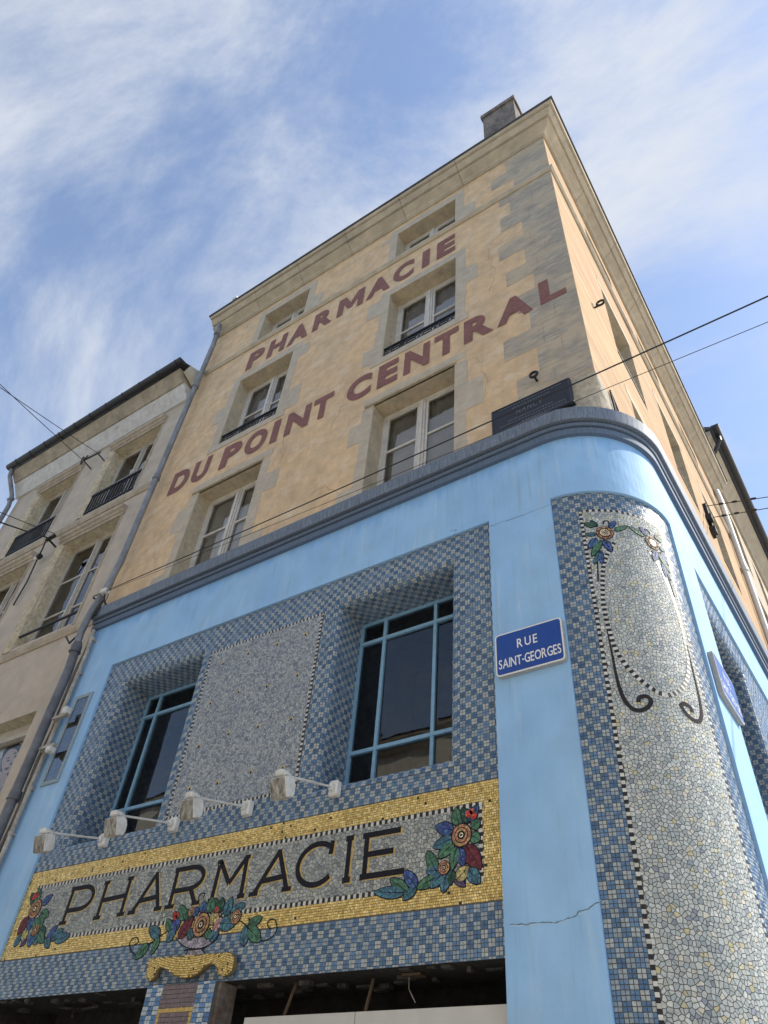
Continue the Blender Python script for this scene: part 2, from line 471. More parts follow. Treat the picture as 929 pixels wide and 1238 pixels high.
# ------------------------------------------------------------------ glyphs (built-in font)
_gc = {}
def glyph(ch, offset=0.0):
    key = (ch, offset)
    if key in _gc: return _gc[key]
    if ch == 'M':
        V = np.array([(0, 0), (0, 1), (.27, 1), (.5, .50), (.73, 1), (1, 1), (1, 0), (.77, 0), (.77, .60), (.58, .18), (.42, .18), (.23, .60), (.23, 0)])
        _gc[key] = (V, [(0, 1, 11, 12), (1, 2, 10, 11), (2, 3, 10), (3, 9, 10), (3, 4, 9), (4, 5, 8, 9), (5, 6, 7, 8)], 1.15)
        return _gc[key]
    cu = bpy.data.curves.new('glyph', 'FONT')
    cu.body = ch; cu.fill_mode = 'FRONT'; cu.offset = offset; cu.resolution_u = 6
    ob = bpy.data.objects.new('glyph', cu)
    C.objects.link(ob)
    bpy.context.view_layer.update()
    dg = bpy.context.evaluated_depsgraph_get()
    me = ob.evaluated_get(dg).to_mesh()
    V = np.array([v.co[:2] for v in me.vertices]); Fc = [tuple(p.vertices) for p in me.polygons]
    ob.evaluated_get(dg).to_mesh_clear()
    bpy.data.objects.remove(ob); bpy.data.curves.remove(cu)
    lo, hi = V.min(0), V.max(0)
    asp = (hi[0] - lo[0]) / (hi[1] - lo[1])
    V = (V - lo) / (hi - lo)
    _gc[key] = (V, Fc, asp)
    return _gc[key]

def letter(name, ch, T, u0, u1, v0, v1, h, m, parent, offset=0.0):
    V, Fc, _ = glyph(ch, offset)
    vs = [T(u0 + (u1 - u0) * a, v0 + (v1 - v0) * b, h) for a, b in V]
    return mk(name, vs, Fc, m, parent)

def textline(txt, T, u0, u1, v0, v1, h, m, parent, offset=0.0, gap=0.14, space=0.45, name='letter'):
    ws = []
    for ch in txt:
        ws.append(space if ch == ' ' else (0.3 if ch == '-' else glyph(ch, offset)[2]))
    tot = sum(ws) + gap * (len(txt) - 1)
    k = (u1 - u0) / tot; u = u0
    for ch, wd in zip(txt, ws):
        if ch == '-':
            vm = v0 + (v1 - v0) * 0.42; dv = (v1 - v0) * 0.08
            mk(name, [T(u, vm - dv, h), T(u + wd * k, vm - dv, h), T(u + wd * k, vm + dv, h), T(u, vm + dv, h)], [(0, 1, 2, 3)], m, parent)
        elif ch != ' ':
            letter(name, ch, T, u, u + wd * k, v0, v1, h, m, parent, offset)
        u += (wd + gap) * k

# ------------------------------------------------------------------ walls with openings
def wall_holes(T, u0, u1, z0, z1, holes, depth):
    """T(u,w,z), w into the wall. holes: (ua,ub,za,zb). slot 0 front, slot 1 reveals"""
    us = sorted({u0, u1, *[h[0] for h in holes], *[h[1] for h in holes]})
    zs = sorted({z0, z1, *[h[2] for h in holes], *[h[3] for h in holes]})
    us = [u for u in us if u0 <= u <= u1]; zs = [z for z in zs if z0 <= z <= z1]
    mb = MB()
    for a, b in zip(us[:-1], us[1:]):
        for c, d in zip(zs[:-1], zs[1:]):
            um, zm = (a + b) / 2, (c + d) / 2
            if any(h[0] < um < h[1] and h[2] < zm < h[3] for h in holes): continue
            mb.add([T(a, 0, c), T(b, 0, c), T(b, 0, d), T(a, 0, d)], [(0, 1, 2, 3)])
    for ua, ub, za, zb in holes:
        if za < 7.0 and zb < 8.5 and zb > 8.0: continue
        q = [(ua, za), (ub, za), (ub, zb), (ua, zb)]
        for i in range(4):
            (a, c), (b, d) = q[i], q[(i + 1) % 4]
            mb.add([T(a, 0, c), T(b, 0, d), T(b, depth, d), T(a, depth, c)], [(0, 1, 2, 3)], 1)
    return mb

def casement(parent, T, u0, u1, z0, z1, fm, transoms=(0.42,), w0=0.25, fw=0.055, mull=0.10, gm=M_GLASS, room=True, curtain=None, rm=M_ROOM, label=None):
    """double-leaf casement as a window part with frame, panes and the dim room behind"""
    fb = MB()
    um = (u0 + u1) / 2; H = z1 - z0
    fb.boxT(T, (u0, w0, z0), (u0 + fw, w0 + 0.07, z1))
    fb.boxT(T, (u1 - fw, w0, z0), (u1, w0 + 0.07, z1))
    fb.boxT(T, (u0 + fw, w0, z1 - fw), (u1 - fw, w0 + 0.07, z1))
    fb.boxT(T, (u0 + fw, w0, z0), (u1 - fw, w0 + 0.07, z0 + fw))
    fb.boxT(T, (um - mull / 2, w0 - 0.012, z0 + fw), (um - 0.006, w0 + 0.055, z1 - fw))
    fb.boxT(T, (um + 0.006, w0 - 0.012, z0 + fw), (um + mull / 2, w0 + 0.055, z1 - fw))
    fb.boxT(T, (um - 0.02, w0 - 0.03, z0 + fw), (um + 0.02, w0 - 0.013, z1 - fw))
    win = fb.out('window', fm, parent)
    for sgn in (-1, 1):
        a = u0 + fw if sgn < 0 else um + mull / 2
        b = um - mull / 2 if sgn < 0 else u1 - fw
        st = MB(); s = 0.035
        st.boxT(T, (a + 0.003, w0 + 0.005, z0 + fw + 0.003), (a + s, w0 + 0.05, z1 - fw - 0.003))
        st.boxT(T, (b - s, w0 + 0.005, z0 + fw + 0.003), (b - 0.003, w0 + 0.05, z1 - fw - 0.003))
        st.boxT(T, (a + s, w0 + 0.005, z1 - fw - s), (b - s, w0 + 0.05, z1 - fw - 0.003))
        st.boxT(T, (a + s, w0 + 0.005, z0 + fw + 0.003), (b - s, w0 + 0.05, z0 + fw + s))
        for tr in transoms:
            zt = z0 + H * tr
            st.boxT(T, (a + s, w0 + 0.008, zt - 0.016), (b - s, w0 + 0.045, zt + 0.016))
        st.out('sash', fm, win)
        zz = [z0 + fw + s] + [z0 + H * t for t in transoms] + [z1 - fw - s]
        for c, d in zip(zz[:-1], zz[1:]):
            j = 0.006
            q = [T(a + s, w0 + 0.028 + random.uniform(-j, j), c), T(b - s, w0 + 0.028 + random.uniform(-j, j), c),
                 T(b - s, w0 + 0.028 + random.uniform(-j, j), d), T(a + s, w0 + 0.028 + random.uniform(-j, j), d)]
            mk('pane', q, [(0, 1, 2, 3)], gm, win)
    if curtain:
        for a, b, cm in curtain:
            n = 24; vs = []
            for i in range(n + 1):
                u = u0 + (u1 - u0) * (a + (b - a) * i / n); ww = w0 + 0.095 + 0.018 * math.sin(i * 1.9) + 0.008 * math.sin(i * 4.1)
                vs += [T(u, ww, z0), T(u, ww + 0.01 * math.sin(i), z1)]
            mk('curtain', vs, [(2 * i, 2 * i + 2, 2 * i + 3, 2 * i + 1) for i in range(n)], cm, win, smooth=True)
    if room:
        rb = MB(); d0, d1 = w0 + 0.07, w0 + 1.6
        e = 0.25
        A = (u0 - e, z0 - e); B = (u1 + e, z1 + e)
        rb.add([T(A[0], d1, A[1]), T(B[0], d1, A[1]), T(B[0], d1, B[1]), T(A[0], d1, B[1]),
                T(A[0], d0, A[1]), T(B[0], d0, A[1]), T(B[0], d0, B[1]), T(A[0], d0, B[1])],
               [(0, 1, 2, 3), (0, 4, 5, 1), (1, 5, 6, 2), (2, 6, 7, 3), (3, 7, 4, 0)])
        rb.out('room_lining', rm, win)
    if label: win['label'] = label
    return win

def Tfront(y0=0.0):
    return lambda u, w, z: (u, y0 + w, z)
def Tside(x0):
    return lambda u, w, z: (x0 - w, u, z)

# ================================================================== the setting
def sheet(name, pts, m, z=0.0):
    o = mk(name, [(x, y, z) for x, y in pts], [tuple(range(len(pts)))], m)
    o['kind'] = 'structure'; return o
sheet('ground', [(-400, -400), (400, -400), (400, 400), (-400, 400)], M_PAVE, 0.0)
sheet('road', [(-60, -7.4), (40, -7.4), (40, -1.9), (-60, -1.9)], M_PAVE, 0.004)
sheet('side_road', [(0.9, -1.9), (5.4, -1.9), (5.4, 60), (0.9, 60)], M_PAVE, 0.008)
o = mk('pavement', *sweep([(-60, 0.3), (-1.6, 0.3), (-1.2, 0.7), (-1.2, 60)], [(0, 0.0), (2.0, 0.0), (2.0, 0.12), (0, 0.12)]), M_PAVE); o['kind'] = 'structure'
o = mk('kerb', *sweep([(-60, 0.3), (-1.6, 0.3), (-1.2, 0.7), (-1.2, 60)], [(2.003, 0.0), (2.15, 0.0), (2.15, 0.126), (2.003, 0.126)]), M_KERB); o['kind'] = 'structure'
o = bx('far_pavement', (-60, -9.6, 0), (40, -7.4, 0.12), M_PAVE); o['kind'] = 'structure'

# ================================================================== pharmacy building (upper floors)
XL, XS, YB = -8.60, -1.02, 9.9
pb = thing('pharmacy_building', (-4.8, 5.0, 0), 'ochre plastered corner building with red painted lettering above the blue shopfront', 'building')
FW = {  # front openings
    '1R': (-3.95, -2.70, 7.2, 9.45), '1L': (-7.24, -5.94, 7.2, 9.45),
    '2R': (-3.92, -2.70, 10.55, 12.35), '2L': (-7.20, -5.95, 10.55, 12.35),
    '3R': (-3.92, -2.72, 13.56, 14.57), '3L': (-7.13, -5.98, 13.56, 14.57)}
SW = {}
for i, (a, b) in enumerate([(1.64, 2.84), (4.20, 5.40), (6.75, 7.95)]):
    SW['1%d' % i] = (a, b, 7.2, 9.45); SW['2%d' % i] = (a, b, 10.55, 12.35); SW['3%d' % i] = (a, b, 13.56, 14.57)
wall_holes(Tfront(), XL, XS, 6.9, 15.0, list(FW.values()) + [(XS - 0.5, XS, 6.9, 8.12)], 0.36).out('front_wall', [M_OCHRE, M_REVEAL], pb)
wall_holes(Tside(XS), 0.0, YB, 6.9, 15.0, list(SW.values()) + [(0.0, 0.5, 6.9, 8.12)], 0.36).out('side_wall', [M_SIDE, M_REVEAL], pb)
# the sharp corner dies into a rounded foot above the curved shopfront cornice
m = MB(); NA = 12; rings = [(8.12, 0.0), (8.06, 0.10), (7.98, 0.20), (7.86, 0.31), (7.70, 0.40), (7.50, 0.46), (6.9, 0.46)]
for zz, c_ in rings:
    m.v.append((XS - 0.5, 0, zz))
    for i in range(NA + 1):
        t = PI / 2 * i / NA; m.v.append((XS - c_ + c_ * math.sin(t), c_ - c_ * math.cos(t), zz))
    m.v.append((XS, 0.5, zz))
nr = NA + 3
for k in range(len(rings) - 1):
    for i in range(nr - 1):
        m.f.append(((k + 1) * nr + i, (k + 1) * nr + i + 1, k * nr + i + 1, k * nr + i)); m.s.append(0)
m.out('rounded_corner_foot', mat('worn_corner_stone', (0.42, 0.375, 0.30), 0.95, col2=(0.33, 0.30, 0.25), scale=5, var=0.2, bump=0.8, bscale=14), pb)
MB().add([(XL, 0, 0), (XL, YB, 0), (XL, YB, 15.3), (XL, 0, 15.3)], [(0, 1, 2, 3)]).out('party_wall', M_OCHRE, pb)
MB().add([(XL, YB, 0), (XS, YB, 0), (XS, YB, 15.3), (XL, YB, 15.3)], [(0, 1, 2, 3)]).out('rear_wall', M_OCHRE, pb)
# cornice stones, cut at the joints
prof = [(0, 14.88), (0.035, 14.88), (0.035, 14.925), (0.05, 14.93), (0.07, 14.97), (0.185, 15.06), (0.185, 15.10), (0.165, 15.10), (0.165, 15.12), (0.225, 15.12), (0.225, 15.15), (0.275, 15.21), (0.285, 15.24), (0.255, 15.24), (0.255, 15.255), (0.325, 15.255), (0.34, 15.33), (0, 15.33)]
cuts = [XL - 0.02, -7.35, -6.2, -5.0, -3.75, -2.55]
g = 0.004
for a, b in zip(cuts[:-1], cuts[1:]):
    mk('cornice_stone', *sweep([(a + g, 0), (b - g, 0)], prof), M_CORNICE, pb)
mk('cornice_stone', *sweep([(cuts[-1] + g, 0), (XS, 0), (XS, 1.3 - g)], prof), M_CORNICE, pb)
yc = [1.3, 2.6, 3.9, 5.2, 6.5, 7.8, 8.9, YB]
for a, b in zip(yc[:-1], yc[1:]):
    mk('cornice_stone', *sweep([(XS, a + g), (XS, b - g)], prof), M_CORNICE, pb)
mk('string_course', *sweep([(XL + 0.12, 0), (XS, 0), (XS, YB)], [(0, 13.42), (0.025, 13.42), (0.055, 13.46), (0.055, 13.515), (0.02, 13.55), (0, 13.55)]), M_CORNICE, pb)
# roof: hipped slates on a thin dark edge
e = 0.365
rx0, rx1, ry0, ry1 = XL - 0.05, XS + e, -e, YB
roof = MB()
zr = 15.375
roof.add([(rx0, ry0, zr), (rx1, ry0, zr), (rx1, ry1, zr), (rx0, ry1, zr), ((rx0 + rx1) / 2, ry0 + 4.0, zr + 2.2), ((rx0 + rx1) / 2, ry1, zr + 2.2)],
         [(0, 1, 4), (1, 2, 5, 4), (0, 4, 5, 3), (2, 3, 5)])
roof.add(*[[(rx0, ry0, zr - 0.04), (rx1, ry0, zr - 0.04), (rx1, ry1, zr - 0.04), (rx0, ry1, zr - 0.04), (rx0, ry0, zr), (rx1, ry0, zr), (rx1, ry1, zr), (rx0, ry1, zr)],
           [(0, 3, 2, 1), (0, 1, 5, 4), (1, 2, 6, 5), (2, 3, 7, 6), (3, 0, 4, 7)]])
roof_o = roof.out('roof', M_ROOF, pb)
# chimney just behind the front eave
CY = 0.45
p0 = on_front(582, 141, CY); p1 = on_front(622, 115, CY)
cz = (p0.z + p1.z) / 2
ch = MB().box((p0.x + 0.04, CY, 15.3), (p1.x - 0.04, CY + 0.62, cz - 0.22))
M_CHIM = mat('sooty_chimney_render', (0.24, 0.21, 0.18), 0.95, col2=(0.09, 0.08, 0.075), scale=2.5, stretch=(2, 2, 0.6), var=0.25, bump=0.4, bscale=15)
chim = ch.out('chimney', M_CHIM, roof_o)
MB().box((p0.x, CY - 0.04, cz - 0.22), (p1.x, CY + 0.66, cz - 0.06)).box((p0.x + 0.02, CY - 0.02, cz - 0.06), (p1.x - 0.02, CY + 0.64, cz)).out('chimney_cap', M_CHIM, roof_o)
pv = on_front(290, 352, -0.3)
MB().tube([(pv.x, -0.3, 15.37), (pv.x, -0.3, 15.46)], 0.012).box((pv.x - 0.05, -0.36, 15.46), (pv.x + 0.07, -0.28, 15.52)).out('roof_sensor', M_LAMP, roof_o)

# windows of the upper floors
def iron_railing(T, u0, u1, z0, z1, parent, w=0.05):
    m = MB()
    P3 = lambda u, z: T(u, w, z)
    m.boxT(T, (u0, w - 0.018, z1 - 0.022), (u1, w + 0.018, z1))
    m.boxT(T, (u0, w - 0.012, z0), (u1, w + 0.012, z0 + 0.018))
    n = 9; d = (u1 - u0) / n; h = z1 - z0
    for i in range(n):
        uc = u0 + d * (i + 0.5); zc = (z0 + z1) / 2
        ax = Vector(T(0, 1, 0)) - Vector(T(0, 0, 0))
        if i % 2 == 0:
            m.torus(P3(uc, zc), ax, h * 0.28, 0.008, 14, 6)
            m.tube([P3(uc - d * 0.45, z0 + 0.01), P3(uc + d * 0.45, z1 - 0.01)], 0.007, 6)
            m.tube([P3(uc + d * 0.45, z0 + 0.01), P3(uc - d * 0.45, z1 - 0.01)], 0.007, 6)
        else:
            m.boxT(T, (uc - d * 0.42, w - 0.008, zc + 0.025), (uc + d * 0.42, w + 0.008, zc + 0.042))
            m.boxT(T, (uc - d * 0.42, w - 0.008, zc - 0.042), (uc + d * 0.42, w + 0.008, zc - 0.025))
        m.boxT(T, (uc - d * 0.5 - 0.006, w - 0.006, z0), (uc - d * 0.5 + 0.006, w + 0.006, z1))
    return m.out('railing', M_IRON, parent)

TF, TS = Tfront(), Tside(XS)
casement(pb, TF, *FW['1R'], M_WHITE, transoms=(0.80, ) if False else (0.66,), curtain=[(0.0, 1.0, mat('grey_blind', (0.48, 0.48, 0.46), 0.9, var=0.1, scale=2))])
casement(pb, TF, *FW['1L'], M_WHITE, transoms=(0.66,), curtain=[(0.03, 0.46, M_CURT), (0.54, 0.72, M_CURT), (0.72, 0.97, M_CURTG)])
for k in ('2R', '2L'):
    wn = casement(pb, TF, *FW[k], M_WHITE, transoms=(0.52,), curtain=[(0.08, 0.95, mat('half_net', (0.62, 0.62, 0.64), 0.9, var=0.08, scale=3))] if k == '2R' else [(0.04, 0.96, mat('half_net', (0.62, 0.62, 0.64)))])
    a = FW[k]; iron_railing(TF, a[0] + 0.0, a[1] - 0.0, 10.56, 10.80, wn, 0.03)
for k in ('3R', '3L'):
    casement(pb, TF, *FW[k], M_WHITE, transoms=(0.45,), curtain=[(0.0, 1.0, mat('half_net', (0.62, 0.62, 0.64)))])
for k, a in SW.items():
    wn = casement(pb, TS, *a, M_WHITE, transoms=(0.55,))
    if k[0] == '2': iron_railing(TS, a[0], a[1], 10.56, 10.80, wn, 0.03)

# grey dressed stones: corner chain, window jambs and lintels
def stone(T, u0, u1, z0, z1, m, h=0.005, name='dressed_stone'):
    j = 0.002
    return MB().boxT(T, (u0 + j, -h, z0 + j), (u1 - j, 0.03, z1 - j)).out(name, m, pb)
z = 8.13; i = 0
while z < 14.85:
    hh = random.uniform(0.36, 0.47)
    z2 = min(z + hh, 14.9)
    if z < 13.42 < z2: z2 = 13.42
    if abs(z - 13.42) < 1e-6: z = 13.55; z2 = 13.98
    lg = (i % 2 == 0)
    wd = random.uniform(0.76, 1.02) if lg else random.uniform(0.50, 0.74)
    us = [XS - 0.002, XS - wd * 0.48, XS - wd] if random.random() < 0.75 else [XS - 0.002, XS - wd]
    for a, b in zip(us[:-1], us[1:]):
        stone(TF, b, a, z, z2, M_QUOIN, name='quoin_stone')
    z = z2; i += 1
for za_, zb_ in ((7.5, 7.82), (7.82, 8.13)):
    stone(TF, XS - (0.92 if za_ < 7.6 else 0.62), XS - 0.502, za_, zb_, M_QUOIN, name='quoin_stone')
def jamb(T, ue, sgn, z0, z1, m, wl=0.40, ws=0.17):
    z = z0; i = random.randint(0, 1)
    while z < z1 - 0.05:
        z2 = min(z + random.uniform(0.34, 0.55), z1)
        if z1 - z2 < 0.12: z2 = z1
        wd = (wl if i % 3 == 0 else ws) * random.uniform(0.9, 1.1)
        stone(T, *( (ue - wd, ue) if sgn < 0 else (ue, ue + wd) ), z, z2, m)
        z = z2; i += 1
for k, a in FW.items():
    z0 = max(a[2], 7.5)
    jamb(TF, a[0], -1, z0, a[3], M_GREY); jamb(TF, a[1], 1, z0, a[3], M_GREY)
    top = {'1': 0.20, '2': 0.17, '3': 0.20}[k[0]]
    wx = 0.17
    if k[0] == '1':
        stone(TF, a[0] - wx, a[1] + wx, a[3] + 0.05, a[3] + top, M_GREY, name='lintel_stone')
        MB().boxT(TF, (a[0] - 0.14, -0.035, a[3]), (a[1] + 0.02, 0.02, a[3] + 0.045)).out('drip_moulding', M_REVEAL, pb)
    else:
        stone(TF, a[0] - wx, a[1] + wx, a[3], a[3] + top, M_GREY, name='lintel_stone')
    if k[0] == '2':
        stone(TF, a[0] - 0.2, a[1] + 0.2, a[2] - 0.14, a[2], M_GREY, h=0.012, name='sill_stone')
for k, a in SW.items():
    z0 = max(a[2], 7.5)
    if k[0] != '3':
        stone(TS, a[0] - 0.15, a[1] + 0.15, a[3], a[3] + 0.18, M_REVEAL, name='lintel_stone')
# painted lettering
TL = lambda u, v, h: (u, -h, v)
for ch, a, b in [('P', -7.17, -6.78), ('H', -6.66, -6.24), ('A', -6.18, -5.70), ('R', -5.60, -5.16), ('M', -5.06, -4.50), ('A', -4.44, -3.95), ('C', -3.90, -3.49), ('I', -3.33, -3.19), ('E', -3.05, -2.71)]:
    letter('letter', ch, TL, a, b, 12.63, 13.20, 0.009, M_RED, pb, 0.050)
for ch, a, b in [('D', -8.10, -7.68), ('U', -7.60, -7.22), ('P', -6.95, -6.54), ('O', -6.45, -6.00), ('I', -5.90, -5.76), ('N', -5.62, -5.16), ('T', -5.11, -4.74), ('C', -4.48, -4.05),
                 ('E', -3.94, -3.60), ('N', -3.50, -3.09), ('T', -3.02, -2.64), ('R', -2.56, -2.13), ('A', -2.08, -1.58), ('L', -1.48, -1.14)]:
    letter('letter', ch, TL, a, b, 9.79, 10.33, 0.009, M_RED, pb, 0.050)

# ================================================================== blue and mosaic shopfront
YF, XSF, RC = -0.06, -0.83, 0.83
CC = (XSF - RC, YF + RC)                 # centre of the rounded corner
S0, SA = -8.45, CC[0]                    # s = x on the straight front
LARC = RC * PI / 2
def spos(s, w=0.0):
    """shopfront path: s -> point and outward normal, w = depth behind the blue face"""
    if s <= SA: return (s, YF + w)
    if s <= SA + LARC:
        t = (s - SA) / RC
        return (CC[0] + (RC - w) * math.sin(t), CC[1] - (RC - w) * math.cos(t))
    return (XSF - w, CC[1] + (s - SA - LARC))
def s_of_y(y): return SA + LARC + (y - CC[1])
ps = thing('pharmacy_shopfront', (-4.8, 0.1, 0), 'pale blue two-storey shopfront with checkered blue mosaic and a gold framed mosaic sign', 'shopfront')
ZL, ZM, ZT = 2.80, 6.45, 7.24
REC = 0.03
mos = [(-7.70, -2.27, ZL, ZM), (SA + 0.015, SA + LARC + 0.02, 0.5, ZM - 0.01), (s_of_y(1.5), s_of_y(8.2), ZL, ZM)]
voids = [(-7.70, -2.27, 0.0, ZL), (s_of_y(1.5), s_of_y(8.2), 0.0, ZL)]
SEND = s_of_y(YB)
sb = {S0, SA, SA + LARC, SEND}
for r in mos + voids: sb |= {r[0], r[1]}
sb = sorted(sb)
fine = []
for a, b in zip(sb[:-1], sb[1:]):
    n = max(1, int(math.ceil((b - a) / 0.05))) if SA - 0.001 <= a and b <= SA + LARC + 0.03 else 1
    fine += [a + (b - a) * i / n for i in range(n)]
fine.append(sb[-1])
zb = sorted({0.0, 0.5, ZL, ZM - 0.01, ZM, ZT})
def is_blue(s, z):
    return S0 < s < SEND and 0 < z < ZT and not any(r[0] < s < r[1] and r[2] < z < r[3] for r in mos + voids)
mb = MB()
def sp3(s, w, z): x, y = spos(s, w); return (x, y, z)
for i, (a, b) in enumerate(zip(fine[:-1], fine[1:])):
    for j, (c, d) in enumerate(zip(zb[:-1], zb[1:])):
        if not is_blue((a + b) / 2, (c + d) / 2): continue
        mb.add([sp3(a, 0, c), sp3(b, 0, c), sp3(b, 0, d), sp3(a, 0, d)], [(0, 1, 2, 3)])
        dp = 0.10
        for (q, e0, e1) in (((a - 1e-4, (c + d) / 2), (a, c), (a, d)), ((b + 1e-4, (c + d) / 2), (b, c), (b, d)),
                            (((a + b) / 2, c - 1e-4), (a, c), (b, c)), (((a + b) / 2, d + 1e-4), (a, d), (b, d))):
            if not is_blue(*q):
                mb.add([sp3(e0[0], 0, e0[1]), sp3(e1[0], 0, e1[1]), sp3(e1[0], dp, e1[1]), sp3(e0[0], dp, e0[1])], [(0, 1, 2, 3)])
mb.out('blue_facing', M_BLUE, ps)
# the crack across the column
ck = [on_front(*p, YF - 0.001) for p in [(617, 1118), (640, 1117), (655, 1115), (672, 1116), (690, 1110), (708, 1100), (724, 1090), (731, 1088)]]
cm = MB()
for a, b in zip(ck[:-1], ck[1:]):
    pass
def crack_line(pts, wd, m_, parent, n=7, jit_=0.02):
    P_ = []
    for a, b in zip(pts[:-1], pts[1:]):
        for i in range(n):
            q = Vector(a).lerp(Vector(b), i / n); P_.append((q.x + random.gauss(0, jit_), q.y, q.z + random.gauss(0, jit_)))
    P_.append(tuple(pts[-1])); m = MB()
    for i, (a, b) in enumerate(zip(P_[:-1], P_[1:])):
        d = Vector((b[0] - a[0], 0, b[2] - a[2])).normalized(); k = wd * random.uniform(0.4, 1.2) / 2
        nx, nz_ = -d.z * k, d.x * k
        m.add([(a[0] - nx, a[1], a[2] - nz_), (b[0] - nx, b[1], b[2] - nz_), (b[0] + nx, b[1], b[2] + nz_), (a[0] + nx, a[1], a[2] + nz_)], [(0, 1, 2, 3)])
    return m.out('crack', m_, parent)
YC = YF - 0.0012
crack_line(ck, 0.007, M_CRACK, ps, 5, 0.0035)
crack_line([c + Vector((0, 0.0002, -0.006)) for c in ck], 0.006, mat('crack_highlight', (0.42, 0.58, 0.74), 0.9), ps, 5, 0.004)  # paler ribbon below the dark line: a highlight painted along the crack
for pts in ([(668, 609), (640, 620), (612, 630), (593, 636)], [(545, 642), (552, 640), (548, 650)], [(134, 812), (128, 830)], [(128, 870), (112, 905)]):
    crack_line([on_front(*p, YC) for p in pts], 0.006, M_CRACK, ps, 4, 0.004)
M_HAIR = mat('plaster_hairline', (0.26, 0.18, 0.11), 0.95)
for pts in ([(420, 470), (410, 500), (398, 520)], [(330, 500), (345, 520), (338, 560)], [(250, 490), (240, 520)], [(590, 300), (600, 330), (592, 352)], [(420, 600), (395, 588), (372, 600)], [(575, 430), (590, 455), (586, 480)], [(440, 330), (425, 345), (430, 372)], [(205, 640), (190, 655), (186, 690)]):
    crack_line([on_front(*p, -0.0012) for p in pts], 0.006, M_HAIR, pb, 6, 0.018)
# cornice of the shopfront
arcp = [(CC[0] + RC * math.sin(t), CC[1] - RC * math.cos(t)) for t in [PI / 2 * i / 22 for i in range(23)]]
cpath = [(S0 - 0.03, YF)] + arcp + [(XSF, YB)]
mk('shopfront_cornice', *sweep(cpath, [(0, 7.205), (0.045, 7.205), (0.045, 7.285), (0.025, 7.29), (0.025, 7.305), (0.06, 7.305), (0.07, 7.335), (0.02, 7.34), (0.02, 7.36), (0, 7.36)]), M_SLATE, ps)
mk('zinc_flashing', *sweep(cpath, [(0.0, 7.365), (0.10, 7.365), (0.105, 7.375), (0.12, 7.52), (0.10, 7.535), (-0.25, 7.56), (-0.25, 7.50)]), M_ZINC, ps)

# ---- surfaces that carry mosaics
class Flat:
    def __init__(s, y): s.y = y
    def T(s, u, v, h): return (u, s.y - h, v)
    def px(s, x, y): p = on_front(x, y, s.y); return (p.x, p.z)
class Cyl:
    def __init__(s, R): s.R = R
    def T(s, u, v, h):
        t = u / s.R; R = s.R + h
        if t <= PI / 2: return (CC[0] + R * math.sin(t), CC[1] - R * math.cos(t), v)
        return (CC[0] + R, CC[1] + (t - PI / 2) * s.R, v)
    def px(s, x, y):
        d = ray(x, y); o = Vector((CAM[0] - CC[0], CAM[1] - CC[1]))
        a = d.x ** 2 + d.y ** 2; b = 2 * (o.x * d.x + o.y * d.y); c = o.x ** 2 + o.y ** 2 - s.R ** 2
        dd = b * b - 4 * a * c
        if dd < 0:            # past the limb: clamp to the tangent point
            dd = 0.0
        t = (-b - math.sqrt(dd)) / 2 / a
        q = (o.x + t * d.x, o.y + t * d.y)
        return (s.R * math.atan2(q[0], -q[1]), CAM[2] + d.z * t)
class Side:
    def __init__(s, x): s.x = x
    def T(s, u, v, h): return (s.x + h, u, v)
SF = Flat(YF + REC); SCY = Cyl(RC - REC); SSD = Side(XSF - REC)

# ---- tile makers
def tiles(name, T, rects, cols, m, parent, h=0.004, gap=0.0016, inset=0.0010, tilt=0.0008):
    """many small tiles joined: rects (N,4) u0,u1,v0,v1"""
    V = []; Fc = []; K = []
    for (u0, u1, v0, v1), c in zip(rects, cols):
        n = len(V); u0 += gap; u1 -= gap; v0 += gap; v1 -= gap
        if u1 - u0 < 0.002 or v1 - v0 < 0.002: continue
        a, b = random.uniform(-tilt, tilt), random.uniform(-tilt, tilt)
        w1, w2 = random.uniform(-0.0008, 0.0008), random.uniform(-0.0008, 0.0008); u0 += w1; u1 += w1; v0 += w2; v1 += w2
        V += [T(u0, v0, 0.0005), T(u1, v0, 0.0005), T(u1, v1, 0.0005), T(u0, v1, 0.0005),
              T(u0 + inset, v0 + inset, h - a - b), T(u1 - inset, v0 + inset, h + a - b), T(u1 - inset, v1 - inset, h + a + b), T(u0 + inset, v1 - inset, h - a + b)]
        Fc += [(n + 4, n + 5, n + 6, n + 7), (n, n + 1, n + 5, n + 4), (n + 1, n + 2, n + 6, n + 5), (n + 2, n + 3, n + 7, n + 6), (n + 3, n, n + 4, n + 7)]
        K += [c] * 8
    if not V: return None
    return mk(name, V, Fc, m, parent, kind='stuff', cols=np.array(K))

